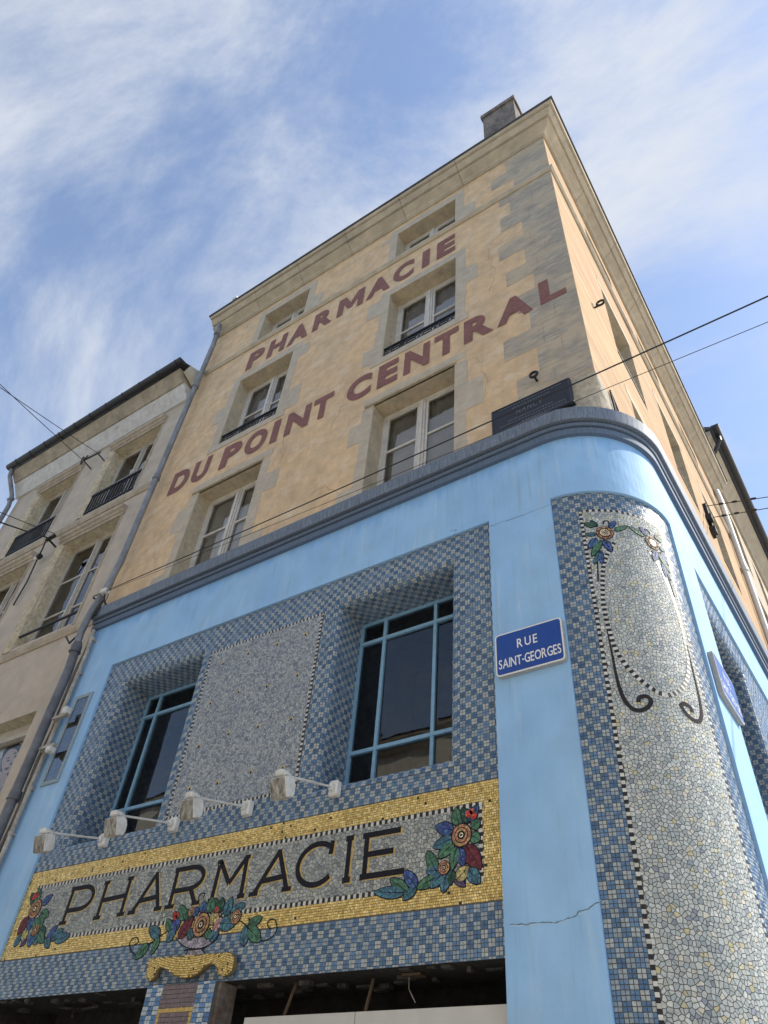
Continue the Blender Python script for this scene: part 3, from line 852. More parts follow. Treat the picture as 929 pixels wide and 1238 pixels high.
BLUES = [(0.082, 0.160, 0.280), (0.102, 0.19, 0.325), (0.125, 0.222, 0.365), (0.072, 0.145, 0.26)]
GREYS = [(0.29, 0.345, 0.385), (0.34, 0.385, 0.405), (0.25, 0.305, 0.365), (0.38, 0.41, 0.415)]
TS_ = 0.0255
def jit(c, a=0.10):
    k = 1 + random.uniform(-a, a); return (c[0] * k, c[1] * k, c[2] * k)
def grid_rects(u0, u1, v0, v1, holes=(), ou=0.0, ov=0.0, t=TS_):
    rs = []; cs = []
    i0, i1 = int(math.floor((u0 - ou) / t)), int(math.ceil((u1 - ou) / t))
    j0, j1 = int(math.floor((v0 - ov) / t)), int(math.ceil((v1 - ov) / t))
    bt = {}
    for i in range(i0, i1):
        for j in range(j0, j1):
            a, b, c, d = ou + i * t, ou + (i + 1) * t, ov + j * t, ov + (j + 1) * t
            a, b, c, d = max(a, u0), min(b, u1), max(c, v0), min(d, v1)
            if b - a < 0.006 or d - c < 0.006: continue
            skip = False
            for (p, q, r, s) in holes:
                if a < q and b > p and c < s and d > r:
                    um, vm = (a + b) / 2, (c + d) / 2
                    if p < um < q and r < vm < s: skip = True; break
                    ou_ = min(q - a, b - p); ov_ = min(s - c, d - r)
                    if ou_ < ov_:
                        if um < p: b = p
                        else: a = q
                    else:
                        if vm < r: d = r
                        else: c = s
            if skip: continue
            k = (i // 2, j // 2)
            if k not in bt: bt[k] = random.choice(BLUES if (k[0] + k[1]) % 2 == 0 else GREYS)
            rs.append((a, b, c, d)); cs.append(jit(bt[k]))
    return rs, cs

def backing(name, T, u0, u1, v0, v1, m, parent, nu=1, holes=()):
    us = sorted({u0 + (u1 - u0) * i / nu for i in range(nu + 1)} | {h[0] for h in holes} | {h[1] for h in holes})
    zs = sorted({v0, v1} | {h[2] for h in holes} | {h[3] for h in holes})
    b = MB()
    for a, c in zip(us[:-1], us[1:]):
        for d, f in zip(zs[:-1], zs[1:]):
            if any(h[0] < (a + c) / 2 < h[1] and h[2] < (d + f) / 2 < h[3] for h in holes): continue
            b.add([T(a, d, 0), T(c, d, 0), T(c, f, 0), T(a, f, 0)], [(0, 1, 2, 3)])
    return b.out(name, m, parent)

def voronoi(u0, u1, v0, v1, c, gap=0.0022):
    nu, nv = int(math.ceil((u1 - u0) / c)), int(math.ceil((v1 - v0) / c))
    pts = {}
    for i in range(-2, nu + 2):
        for j in range(-2, nv + 2):
            pts[(i, j)] = (u0 + (i + 0.5 + random.uniform(-0.46, 0.46)) * c, v0 + (j + 0.5 + random.uniform(-0.46, 0.46)) * c)
    off = sorted([(di, dj) for di in range(-2, 3) for dj in range(-2, 3) if (di, dj) != (0, 0)], key=lambda q: q[0] ** 2 + q[1] ** 2)
    res = []
    for i in range(nu):
        for j in range(nv):
            px, py = pts[(i, j)]
            r = 1.6 * c
            poly = [(max(px - r, u0), max(py - r, v0)), (min(px + r, u1), max(py - r, v0)), (min(px + r, u1), min(py + r, v1)), (max(px - r, u0), min(py + r, v1))]
            for di, dj in off:
                qx, qy = pts[(i + di, j + dj)]
                nx, ny = qx - px, qy - py
                ln = math.hypot(nx, ny)
                if ln * 0.5 > r * 1.42 or not poly: continue
                nx /= ln; ny /= ln
                k = (px + qx) / 2 * nx + (py + qy) / 2 * ny - gap / 2
                new = []; n = len(poly)
                for a in range(n):
                    x0, y0 = poly[a]; x1, y1 = poly[(a + 1) % n]
                    d0 = x0 * nx + y0 * ny - k; d1 = x1 * nx + y1 * ny - k
                    if d0 <= 0: new.append((x0, y0))
                    if (d0 < 0 < d1) or (d1 < 0 < d0):
                        f = d0 / (d0 - d1); new.append((x0 + (x1 - x0) * f, y0 + (y1 - y0) * f))
                poly = new
            if len(poly) >= 3: res.append(poly)
    return res

def broken(name, T, polys, palette, m, parent, h=0.004, tilt=0.0006):
    V = []; Fc = []; K = []
    for p in polys:
        n = len(V); k = len(p); c = jit(random.choice(palette), 0.12)
        tu, tv = random.uniform(-tilt, tilt) / 0.02, random.uniform(-tilt, tilt) / 0.02
        mu = sum(q[0] for q in p) / k; mv = sum(q[1] for q in p) / k
        V += [T(u, v, 0.0005) for u, v in p]
        V += [T(mu + (u - mu) * 0.95, mv + (v - mv) * 0.95, h + (u - mu) * tu + (v - mv) * tv) for u, v in p]
        Fc.append(tuple(range(n + k, n + 2 * k)))
        Fc += [(n + i, n + (i + 1) % k, n + k + (i + 1) % k, n + k + i) for i in range(k)]
        K += [c] * (2 * k)
    return mk(name, V, Fc, m, parent, kind='stuff', cols=np.array(K))

def dentils(T, path, wd, ln, parent, name='border_tiles', h=0.0052, cols=((0.02, 0.02, 0.026), (0.55, 0.54, 0.50))):
    """alternating dark and pale tiles along a polyline in (u,v)"""
    V = []; Fc = []; K = []; i = 0
    pts = [Vector(p) for p in path]
    acc = 0.0; seg = []
    for a, b in zip(pts[:-1], pts[1:]): seg.append((a, b, (b - a).length))
    tot = sum(s[2] for s in seg); n = max(1, int(round(tot / ln))); st = tot / n
    def at(d):
        for a, b, l in seg:
            if d <= l + 1e-9: return a + (b - a) * (d / l), (b - a) / l
            d -= l
        return seg[-1][1], (seg[-1][1] - seg[-1][0]).normalized()
    for i in range(n):
        p0, d0 = at(i * st + 0.0008); p1, d1 = at((i + 1) * st - 0.0008)
        n0 = Vector((-d0.y, d0.x)) * wd / 2; n1 = Vector((-d1.y, d1.x)) * wd / 2
        q = [p0 - n0, p1 - n1, p1 + n1, p0 + n0]; k = len(V)
        V += [T(*c, 0.0005) for c in q] + [T(*c, h) for c in q]
        Fc += [(k + 4, k + 5, k + 6, k + 7), (k, k + 1, k + 5, k + 4), (k + 1, k + 2, k + 6, k + 5), (k + 2, k + 3, k + 7, k + 6), (k + 3, k, k + 4, k + 7)]
        K += [jit(cols[i % 2], 0.15)] * 8
    return mk(name, V, Fc, M_TILE, parent, kind='stuff', cols=np.array(K))

# ---- recessed windows in the mosaic
RR = 0.075
def recess(S, ua, ub, za, zb_, depth, parent, bars, frame_w):
    """tiled splayless recess with rounded front edges, then a blue steel window at its back"""
    def prof(s):      # s from 0: arc then straight -> (outward lateral l, depth y, nl, ny)
        if s < RR * PI / 2:
            t = s / RR; return RR - RR * math.sin(t), RR - RR * math.cos(t), math.sin(t), math.cos(t)
        return 0.0, RR + s - RR * PI / 2, 1.0, 0.0
    tot = RR * PI / 2 + depth - RR
    rsA, csA = [], []
    for side in ('l', 'r', 't', 'b'):
        def T(u, v, h, side=side):
            l, y, nl, ny = prof(max(0.0, min(u, tot))); l -= h * nl; w = y - h * ny
            if side == 'l': return S.T(ua - l, v, -w)
            if side == 'r': return S.T(ub + l, v, -w)
            if side == 't': return S.T(v, zb_ + l, -w)
            return S.T(v, za - l, -w)
        v0, v1 = (za - RR, zb_ + RR) if side in 'lr' else (ua - RR, ub + RR)
        rs, cs = grid_rects(0, tot, v0, v1)
        tiles('reveal_tiles', T, rs, cs, M_TILE, parent)
        b = MB(); n = 14
        ss = [RR * PI / 2 * i / 6 for i in range(7)] + [tot]
        for a, c in zip(ss[:-1], ss[1:]):
            b.add([T(a, v0, 0), T(c, v0, 0), T(c, v1, 0), T(a, v1, 0)], [(0, 1, 2, 3)])
        b.out('reveal_bed', M_GROUT, parent)
    # window
    TT = lambda u, w, z: S.T(u, z, -w)
    w0 = depth - 0.05
    fb = MB(); f = 0.035
    fb.boxT(TT, (ua, w0, za), (ua + f, w0 + 0.05, zb_)); fb.boxT(TT, (ub - f, w0, za), (ub, w0 + 0.05, zb_))
    fb.boxT(TT, (ua + f, w0, zb_ - f), (ub - f, w0 + 0.05, zb_)); fb.boxT(TT, (ua + f, w0, za), (ub - f, w0 + 0.05, za + f))
    win = fb.out('steel_window', M_BLUEF, parent)
    us, zs = bars
    for u in us: MB().boxT(TT, (u - f / 2, w0 - 0.004, za + f), (u + f / 2, w0 + 0.046, zb_ - f)).out('glazing_bar', M_BLUEF, win)
    for z in zs: MB().boxT(TT, (ua + f, w0 - 0.008, z - f / 2), (ub - f, w0 + 0.042, z + f / 2)).out('glazing_bar', M_BLUEF, win)
    ug = [ua + f] + list(us) + [ub - f]; zg = [za + f] + list(zs) + [zb_ - f]
    for a, b in zip(ug[:-1], ug[1:]):
        for c, d in zip(zg[:-1], zg[1:]):
            j = lambda: w0 + 0.02 + random.uniform(-0.003, 0.003)
            mk('pane', [TT(a, j(), c), TT(b, j(), c), TT(b, j(), d), TT(a, j(), d)], [(0, 1, 2, 3)], M_GLASSD, win)
    rb = MB(); d0, d1 = w0 + 0.05, w0 + 1.3; e = 0.15
    rb.add([TT(ua - e, d1, za - e), TT(ub + e, d1, za - e), TT(ub + e, d1, zb_ + e), TT(ua - e, d1, zb_ + e),
            TT(ua - e, d0, za - e), TT(ub + e, d0, za - e), TT(ub + e, d0, zb_ + e), TT(ua - e, d0, zb_ + e)],
           [(0, 1, 2, 3), (0, 4, 5, 1), (1, 5, 6, 2), (2, 6, 7, 3), (3, 7, 4, 0)])
    rb.out('room_lining', mat('shop_room', (0.24, 0.235, 0.225), 0.9, col2=(0.14, 0.135, 0.13), scale=2, var=0.2), win)

DEP = 0.44
RW = [(-4.01, -2.70, 4.17, 6.09), (-7.30, -5.99, 4.17, 6.09)]
recess(SF, *RW[0], DEP, ps, ((-3.70, -3.10), (4.64, 5.83)), 0.035)
recess(SF, *RW[1], DEP, ps, ((-7.06, -6.30), (4.64, 5.80)), 0.035)
SWR = [(1.75, 3.05, 4.17, 6.09), (4.40, 5.70, 4.17, 6.09)]
for r in SWR: recess(SSD, *r, DEP, ps, ((r[0] + 0.3, r[1] - 0.3), (4.64, 5.83)), 0.035)
GS = (-7.70, -2.27, 3.305, 4.00)     # gold sign
GS = (-7.70, -2.27, 3.13, 3.93)
CP = (-5.83, -4.22, 4.19, 6.08)      # central plain panel
grow = lambda r: (r[0] - RR, r[1] + RR, r[2] - RR, r[3] + RR)
def hole_rects(r):
    # a cross shape: grown sideways and up/down but with square corners left tiled
    return [grow(r)]
hl = hole_rects(RW[0]) + hole_rects(RW[1])
backing('mosaic_bed', SF.T, -7.70, -2.27, ZL, ZM, M_GROUT, ps, holes=RW and hl)
rs, cs = grid_rects(-7.70, -2.27, ZL, ZM, holes=hl + [GS, CP], ov=0.01)
tiles('checker_tiles', SF.T, rs, cs, M_TILE, ps)
hs = hole_rects(SWR[0]) + hole_rects(SWR[1])
backing('mosaic_bed', SSD.T, 1.5, 8.2, ZL, ZM, M_GROUT, ps, holes=hs)
rs, cs = grid_rects(1.5, 8.2, ZL, ZM, holes=hs, ov=0.01)
tiles('checker_tiles', SSD.T, rs, cs, M_TILE, ps)

# ---- central panel of fine grey mosaic
PALG = [(0.33, 0.37, 0.42), (0.39, 0.425, 0.46), (0.26, 0.30, 0.36), (0.45, 0.475, 0.49), (0.36, 0.39, 0.40), (0.20, 0.24, 0.30)]
panel = broken('broken_tile_panel', SF.T, voronoi(CP[0] + 0.026, CP[1] - 0.026, CP[2] + 0.026, CP[3] - 0.026, 0.0205, 0.0030), PALG, M_MATTE, ps)
dentils(SF.T, [(CP[0] + 0.012, CP[2] + 0.012), (CP[1] - 0.012, CP[2] + 0.012), (CP[1] - 0.012, CP[3] - 0.012), (CP[0] + 0.012, CP[3] - 0.012), (CP[0] + 0.012, CP[2] + 0.012)], 0.024, 0.024, panel)
for i in range(4):
    for j in range(4):
        uc = CP[0] + (CP[1] - CP[0]) * (0.14 + 0.245 * i + random.uniform(-.012, .012)); vc = CP[2] + (CP[3] - CP[2]) * (0.14 + 0.25 * j + random.uniform(-.012, .012))
        m = MB(); q = 0.026
        m.prism([(uc - q, vc - 0.004), (uc, vc + q), (uc + q, vc - 0.004), (uc + q * .6, vc - 0.012), (uc, vc + q * .4), (uc - q * .6, vc - 0.012)], SF.T, 0, 0.0055, 0)
        m.prism([(uc - q * .55, vc - 0.014), (uc, vc + q * .3), (uc + q * .5, vc - 0.014), (uc, vc - q * 1.1)], SF.T, 0, 0.0055, 1)
        m.out('chevron_inlay', [mat('yellow_tessera', (0.55, 0.43, 0.16), 0.4, var=0.1), M_BLACK], panel)

# ---- gold sign
gi = (-7.51, -2.42, 3.255, 3.785)
sign = backing('sign_bed', lambda u, v, h: SF.T(u, v, h + 0.0004), *GS, M_GROUT, ps)
sign.name = 'mosaic_sign'
rs, cs = [], []
GP = [(0.74, 0.54, 0.18), (0.80, 0.61, 0.24), (0.66, 0.47, 0.15), (0.86, 0.69, 0.31), (0.57, 0.41, 0.13)]
t = 0.0178
nv = int((GS[3] - GS[2]) / t)
for j in range(nv + 1):
    v0, v1 = GS[2] + j * t, min(GS[2] + (j + 1) * t, GS[3])
    u = GS[0] + random.uniform(0, t)
    while u < GS[1]:
        wd = t * random.uniform(0.85, 1.25); u2 = min(u + wd, GS[1])
        if not (gi[0] - 0.004 < (u + u2) / 2 < gi[1] + 0.004 and gi[2] - 0.004 < (v0 + v1) / 2 < gi[3] + 0.004):
            rs.append((u, u2, v0, v1))
            cs.append((0.02, 0.018, 0.016) if random.random() < 0.006 else jit(random.choice(GP), 0.18))
        u = u2
tiles('gold_tesserae', SF.T, rs, cs, M_GOLD, sign, gap=0.0012, tilt=0.0008)
PALS = [(0.33, 0.36, 0.36), (0.38, 0.40, 0.39), (0.28, 0.31, 0.315), (0.43, 0.44, 0.41), (0.35, 0.365, 0.33), (0.23, 0.25, 0.25)]
broken('broken_tile_field', SF.T, voronoi(gi[0] + 0.03, gi[1] - 0.03, gi[2] + 0.03, gi[3] - 0.03, 0.030, 0.0040), PALS, M_MATTE, sign)
for v in (gi[2] + 0.015, gi[3] - 0.015):
    dentils(SF.T, [(gi[0], v), (gi[1], v)], 0.03, 0.026, sign)
for u in (gi[0] + 0.015, gi[1] - 0.015):
    dentils(SF.T, [(u, gi[2] + 0.03), (u, gi[3] - 0.03)], 0.03, 0.026, sign)

def ribbon(pts, wd):
    """2D polyline -> outline polygon with round-ish joins; wd number or list"""
    P_ = [Vector(p) for p in pts]; n = len(P_); ws = wd if isinstance(wd, (list, tuple)) else [wd] * n
    Lf, Rt = [], []
    for i in range(n):
        d = (P_[min(i + 1, n - 1)] - P_[max(i - 1, 0)]).normalized()
        nn = Vector((-d.y, d.x)) * ws[i] / 2
        Lf.append(P_[i] + nn); Rt.append(P_[i] - nn)
    return Lf, Rt
def add_ribbon(m, S, pts, wd, h, slot=0):
    Lf, Rt = ribbon(pts, wd)
    for i in range(len(pts) - 1):
        q = [Rt[i], Rt[i + 1], Lf[i + 1], Lf[i]]
        m.add([S.T(*c, h) for c in q] + [S.T(*c, 0.001) for c in q], [(0, 1, 2, 3), (0, 4, 5, 1), (2, 6, 7, 3), (1, 5, 6, 2), (3, 7, 4, 0)], slot)
def arc(cx, cy, rx, ry, a0, a1, n=16):
    return [(cx + rx * math.cos(math.radians(a0 + (a1 - a0) * i / n)), cy + ry * math.sin(math.radians(a0 + (a1 - a0) * i / n))) for i in range(n + 1)]
# strokes in a unit box (u 0..1, v 0..1); tk = stroke width as a fraction of the height
ST = {
 'P': [[(0.10, 0), (0.10, 1)], [(0.02, 0.97)] + [(0.5, 0.97)] + arc(0.58, 0.66, 0.40, 0.31, 90, -90, 14) + [(0.10, 0.35)], [(-0.04, 0.02), (0.24, 0.02)]],
 'H': [[(0.10, 0), (0.10, 1)], [(0.90, 0), (0.90, 1)], [(0.1, 0.48), (0.9, 0.52)], [(-0.02, 0.02), (0.22, 0.02)], [(0.78, 0.02), (1.02, 0.02)], [(0.0, 0.98), (0.2, 0.98)], [(0.8, 0.98), (1.0, 0.98)]],
 'A': [[(0.06, 0), (0.60, 1)], [(0.58, 1), (0.93, 0)], [(0.26, 0.30), (0.82, 0.34)], [(-0.06, 0.02), (0.18, 0.02)], [(0.80, 0.02), (1.04, 0.02)]],
 'R': [[(0.10, 0), (0.10, 1)], [(0.02, 0.97)] + [(0.48, 0.97)] + arc(0.55, 0.69, 0.38, 0.28, 90, -90, 14) + [(0.10, 0.41)], [(0.62, 0.42), (0.86, 0.0)], [(-0.04, 0.02), (0.24, 0.02)], [(0.76, 0.02), (0.98, 0.02)]],
 'M': [[(0.08, 0), (0.12, 1)], [(0.12, 1), (0.50, 0.38)], [(0.50, 0.38), (0.90, 1)], [(0.90, 1), (0.92, 0)], [(-0.02, 0.02), (0.18, 0.02)], [(0.82, 0.02), (1.02, 0.02)], [(0.03, 0.98), (0.16, 0.98)], [(0.86, 0.98), (1.0, 0.98)]],
 'C': [arc(0.54, 0.5, 0.48, 0.48, 52, 318, 26), [(0.87, 0.68), (0.89, 1.0)]],
 'I': [[(0.5, 0), (0.5, 1)], [(0.1, 0.02), (0.9, 0.02)], [(0.1, 0.98), (0.9, 0.98)]],
 'E': [[(0.12, 0), (0.12, 1)], [(0.02, 0.97), (0.88, 0.97)], [(0.12, 0.52), (0.74, 0.52)], [(0.02, 0.03), (1.0, 0.03)]]}
for ch, a, b in [('P', -6.93, -6.55), ('H', -6.44, -6.03), ('A', -5.95, -5.56), ('R', -5.49, -5.08), ('M', -4.98, -4.59), ('A', -4.51, -4.11), ('C', -4.08, -3.69), ('I', -3.61, -3.52), ('E', -3.45, -3.05)]:
    m = MB(); v0, v1 = 3.385, 3.70; H = v1 - v0
    for dx, dz, h, slot, tk in ((0.018, -0.008, 0.0062, 1, 0.040), (0, 0, 0.0072, 0, 0.042)):
        for k, st in enumerate(ST[ch]):
            pts = [(a + dx + (b - a) * p[0], v0 + dz + H * p[1]) for p in st]
            short = len(st) == 2 and abs(st[0][1] - st[1][1]) < 0.03 and abs(st[0][0] - st[1][0]) < 0.3
            add_ribbon(m, SF, pts, tk * (0.8 if short else 1.0), h + k * 0.0002, slot)
    m.out('letter', [M_BLACK, M_GOLDFLAT], sign)

# ---- leaves, fruits and flowers of the mosaic garlands
def tess(scale=48.0, dark=(0.035, 0.035, 0.036)):
    """small cut pieces with fine joints"""
    def f(t, geo, cin):
        def vor(feat):
            v = t.nodes.new('ShaderNodeTexVoronoi'); v.feature = feat; v.inputs['Scale'].default_value = scale
            t.links.new(geo.outputs['Position'], v.inputs['Vector']); return v
        v1, v2 = vor('F1'), vor('DISTANCE_TO_EDGE')
        hs = t.nodes.new('ShaderNodeHueSaturation')
        sp = t.nodes.new('ShaderNodeSeparateColor'); t.links.new(v1.outputs['Color'], sp.inputs[0])
        mr = t.nodes.new('ShaderNodeMapRange'); mr.inputs[3].default_value = 0.8; mr.inputs[4].default_value = 2.0
        t.links.new(sp.outputs[0], mr.inputs[0]); t.links.new(mr.outputs[0], hs.inputs['Value'])
        mh = t.nodes.new('ShaderNodeMapRange'); mh.inputs[3].default_value = 0.47; mh.inputs[4].default_value = 0.53
        t.links.new(sp.outputs[1], mh.inputs[0]); t.links.new(mh.outputs[0], hs.inputs['Hue'])
        t.links.new(cin, hs.inputs['Color'])
        me_ = t.nodes.new('ShaderNodeMapRange'); me_.inputs[1].default_value = 0.015; me_.inputs[2].default_value = 0.05
        t.links.new(v2.outputs['Distance'], me_.inputs[0])
        h = t.nodes.new('ShaderNodeMix'); h.data_type = 'RGBA'
        t.links.new(me_.outputs[0], h.inputs[0]); h.inputs[6].default_value = (*dark, 1); t.links.new(hs.outputs[0], h.inputs[7])
        return h.outputs[2]
    return f
def cmat(nm, c):
    return mat('tessera_' + nm, c, 0.55, spec=0.15, var=0.2, scale=12, bump=0.4, bscale=55, extra=tess())
LC = {'blue': cmat('blue', (0.045, 0.085, 0.22)), 'teal': cmat('teal', (0.05, 0.125, 0.17)), 'green': cmat('green', (0.055, 0.135, 0.085)), 'dgreen': cmat('dark_green', (0.025, 0.07, 0.05)),
      'maroon': cmat('maroon', (0.11, 0.022, 0.03)), 'red': cmat('red', (0.33, 0.04, 0.03)), 'khaki': cmat('khaki', (0.33, 0.28, 0.12)), 'purple': cmat('purple', (0.09, 0.06, 0.12)),
      'pink': cmat('pink', (0.30, 0.17, 0.16)), 'brown': cmat('brown', (0.30, 0.165, 0.085)), 'lilac': cmat('lilac_grey', (0.25, 0.23, 0.27)), 'cream': cmat('cream', (0.62, 0.55, 0.40))}
def leaf(parent, S, a, b, wd, col, h=0.0080, name='leaf', veins=2):
    a, b = Vector(a), Vector(b); d = b - a; ln = d.length; d /= ln; n = Vector((-d.y, d.x))
    def outl(e):
        up, dn = [], []
        for i in range(9):
            t = i / 8; r = math.sin(PI * min(1, t ** 0.8)) ** 0.75 if 0 < t < 1 else 0.0
            c = a + d * (t * (ln + 2 * e) - e)
            up.append(c + n * (r * wd / 2 + (e if 0 < t < 1 else 0))); dn.append(c - n * (r * wd / 2 + (e if 0 < t < 1 else 0)))
        return up + dn[-2:0:-1]
    e = min(0.006, wd * 0.12)
    h += random.uniform(0, 0.0012)
    m = MB()
    m.prism(outl(e), S.T, 0.001, h, 0)
    m.prism(outl(0), S.T, 0.001, h + 0.0008, 1)
    add_ribbon(m, S, [a, a + d * ln * 0.85], [min(0.007, wd * .12), 0.002], h + 0.0014, 0)
    o = m.out(name, [M_BLACK, LC[col]], parent)
    return o
def ellipse(c, rx, ry, n=22): return [(c[0] + rx * math.cos(2 * PI * i / n), c[1] + ry * math.sin(2 * PI * i / n)) for i in range(n)]
def rosette(parent, S, c, r, name='rosette', checks=False):
    m = MB()
    rings = [(1.0, 0), (0.90, 1), (0.66, 0), (0.58, 1), (0.36, 0), (0.20, 2), (0.1, 0)] if not checks else [(1.0, 0), (0.92, 1), (0.60, 0), (0.54, 2)]
    for k, (f, s) in enumerate(rings):
        m.prism(ellipse(c, r * f, r * f), S.T, 0.001, 0.0095 + k * 0.0007, s)
    if checks:
        q = r * 0.125
        for i in range(-4, 5):
            for j in range(-4, 5):
                if (i + j) % 2 == 0 and math.hypot(i, j) < 3.7:
                    cu, cv = c[0] + i * q, c[1] + j * q
                    m.prism([(cu - q / 2, cv - q / 2), (cu + q / 2, cv - q / 2), (cu + q / 2, cv + q / 2), (cu - q / 2, cv + q / 2)], S.T, 0.001, 0.0124, 3)
        for i in range(8):
            t = 2 * PI * i / 8; t2 = 2 * PI * (i + 1) / 8; tm = (t + t2) / 2
            add_ribbon(m, S, [(c[0] + .58 * r * math.cos(t), c[1] + .58 * r * math.sin(t)), (c[0] + .84 * r * math.cos(tm), c[1] + .84 * r * math.sin(tm)), (c[0] + .58 * r * math.cos(t2), c[1] + .58 * r * math.sin(t2))], 0.006, 0.0122, 0)
    return m.out(name, [M_BLACK, LC['brown'], LC['cream'], mat('umber_tessera', (0.10, 0.05, 0.03), 0.4)], parent)
def disc(parent, S, c, r, col, name='berry'):
    m = MB(); m.prism(ellipse(c, r, r, 14), S.T, 0.001, 0.0098, 0); m.prism(ellipse(c, r * .8, r * .8, 14), S.T, 0.001, 0.0106, 1)
    return m.out(name, [M_BLACK, LC[col]], parent)
def vine(parent, S, strokes, wd, name, h=0.0076, m_=None):
    m = MB()
    for k, s in enumerate(strokes): add_ribbon(m, S, s, wd, h + 0.0002 * k)
    return m.out(name, m_ or M_BLACK, parent)
def smooth(pts, it=2):
    P_ = [tuple(p) for p in pts]
    for _ in range(it):
        Q = [P_[0]]
        for a, b in zip(P_[:-1], P_[1:]):
            Q += [(a[0] * .75 + b[0] * .25, a[1] * .75 + b[1] * .25), (a[0] * .25 + b[0] * .75, a[1] * .25 + b[1] * .75)]
        P_ = Q + [P_[-1]]
    return P_

def zoomer(S, x0, y0, k): return lambda x, y: S.px(x0 + x / k, y0 + y / k)
def garland(S, Z, stem, leaves, ros, berries, name, parent, wscale):
    g = vine(parent, S, [smooth([Z(*p) for p in stem[0]])], 0.008, name)
    for s_ in stem[1:]: vine(g, S, [smooth([Z(*p) for p in s_])], 0.008, 'tendril')
    for x0, y0, x1, y1, wd, c in leaves: leaf(g, S, Z(x0, y0), Z(x1, y1), wd * wscale, c)
    for x, y, r in ros: rosette(g, S, Z(x, y), r * wscale)
    for x, y, r, c in berries: disc(g, S, Z(x, y), r * wscale, c)
    return g
Zr = zoomer(SF, 360, 920, 3.318)
garland(SF, Zr, [[(310, 530), (400, 540), (490, 515), (560, 480), (620, 440)]],
 [(650, 262, 636, 190, 52, 'green'), (690, 250, 662, 190, 40, 'dgreen'), (690, 245, 726, 178, 40, 'blue'), (700, 270, 734, 240, 42, 'green'), (700, 300, 734, 320, 44, 'green'),
  (628, 280, 556, 266, 52, 'blue'), (628, 310, 545, 350, 46, 'teal'), (630, 330, 566, 392, 44, 'green'), (560, 450, 522, 362, 46, 'green'), (640, 345, 622, 440, 38, 'green'),
  (676, 340, 738, 438, 64, 'maroon'), (650, 352, 668, 424, 42, 'blue'), (574, 440, 518, 446, 40, 'teal'), (580, 455, 536, 512, 42, 'teal'), (600, 455, 586, 532, 42, 'teal'),
  (625, 440, 612, 500, 34, 'dgreen'), (640, 480, 690, 424, 48, 'khaki'), (688, 436, 734, 494, 50, 'teal'), (628, 470, 676, 506, 26, 'purple'),
  (556, 470, 480, 514, 42, 'green'), (480, 508, 430, 442, 46, 'blue'), (446, 530, 374, 474, 44, 'green'), (478, 508, 424, 560, 36, 'teal'), (432, 530, 308, 530, 44, 'teal')],
 [(660, 300, 47), (590, 430, 27)], [(690, 215, 20, 'red'), (710, 222, 18, 'red'), (702, 205, 14, 'red')], 'flower_garland', sign, 1.0 / 3.318 * 0.0059)
Zl = zoomer(SF, 0, 1000, 4.2227)
garland(SF, Zl, [[(360, 560), (300, 575), (240, 575), (190, 560)]],
 [(190, 390, 205, 315, 42, 'green'), (180, 400, 165, 340, 40, 'dgreen'), (215, 395, 272, 350, 40, 'blue'), (210, 440, 250, 455, 44, 'green'), (205, 455, 215, 512, 46, 'green'),
  (150, 460, 92, 550, 60, 'maroon'), (165, 460, 150, 530, 44, 'blue'), (180, 470, 190, 540, 40, 'green'), (140, 525, 118, 588, 46, 'khaki'), (110, 555, 74, 612, 42, 'teal'), (140, 575, 104, 612, 26, 'purple'),
  (165, 545, 152, 615, 40, 'blue'), (182, 550, 186, 602, 36, 'teal'), (200, 545, 226, 590, 42, 'green'), (205, 520, 236, 540, 34, 'dgreen'), (240, 565, 250, 618, 38, 'teal'),
  (244, 570, 296, 505, 40, 'blue'), (262, 578, 328, 522, 38, 'teal'), (282, 578, 360, 556, 44, 'teal')],
 [(183, 420, 46), (185, 528, 27)], [(180, 358, 20, 'red'), (196, 350, 16, 'red')], 'flower_garland', sign, 1.0 / 4.2227 * 0.0085)
Zc = zoomer(SF, 140, 1020, 3.573)
kc = 1.0 / 3.573 * 0.0074
gu = garland(SF, Zc, [[(235, 375), (195, 400), (140, 440), (95, 490), (62, 462), (62, 420), (92, 402), (104, 425), (84, 438)], [(540, 335), (575, 360), (605, 415), (650, 425), (698, 390), (698, 332), (668, 325), (654, 352), (672, 372)], [(365, 268), (358, 235), (372, 215), (388, 216), (382, 234)]],
 [(192, 402, 148, 364, 42, 'teal'), (146, 436, 84, 500, 40, 'green'), (190, 405, 156, 482, 32, 'green'), (240, 378, 224, 328, 32, 'green'), (222, 424, 264, 368, 38, 'teal'), (268, 375, 256, 328, 44, 'blue'),
  (300, 330, 280, 270, 44, 'green'), (318, 335, 312, 285, 34, 'dgreen'), (272, 412, 338, 318, 50, 'maroon'), (330, 415, 322, 370, 36, 'teal'), (352, 310, 346, 280, 34, 'blue'), (378, 300, 386, 250, 36, 'blue'),
  (408, 300, 420, 234, 44, 'green'), (440, 300, 432, 240, 36, 'dgreen'), (452, 300, 464, 234, 36, 'dgreen'), (474, 315, 506, 232, 42, 'teal'), (498, 305, 562, 262, 38, 'teal'), (490, 330, 548, 300, 34, 'green'),
  (424, 352, 430, 292, 56, 'khaki'), (424, 380, 462, 318, 34, 'pink'), (450, 345, 520, 350, 52, 'teal'), (410, 425, 448, 368, 40, 'teal'), (395, 415, 410, 370, 34, 'green'),
  (572, 358, 636, 320, 36, 'green'), (556, 444, 562, 355, 38, 'teal'), (578, 368, 628, 424, 46, 'green')],
 [(372, 352, 46), (522, 318, 27), (330, 296, 18)], [(258, 308, 13, 'red'), (270, 312, 13, 'red'), (262, 322, 12, 'red'), (440, 288, 14, 'red')], 'fruit_garland', sign, kc)
m = MB()
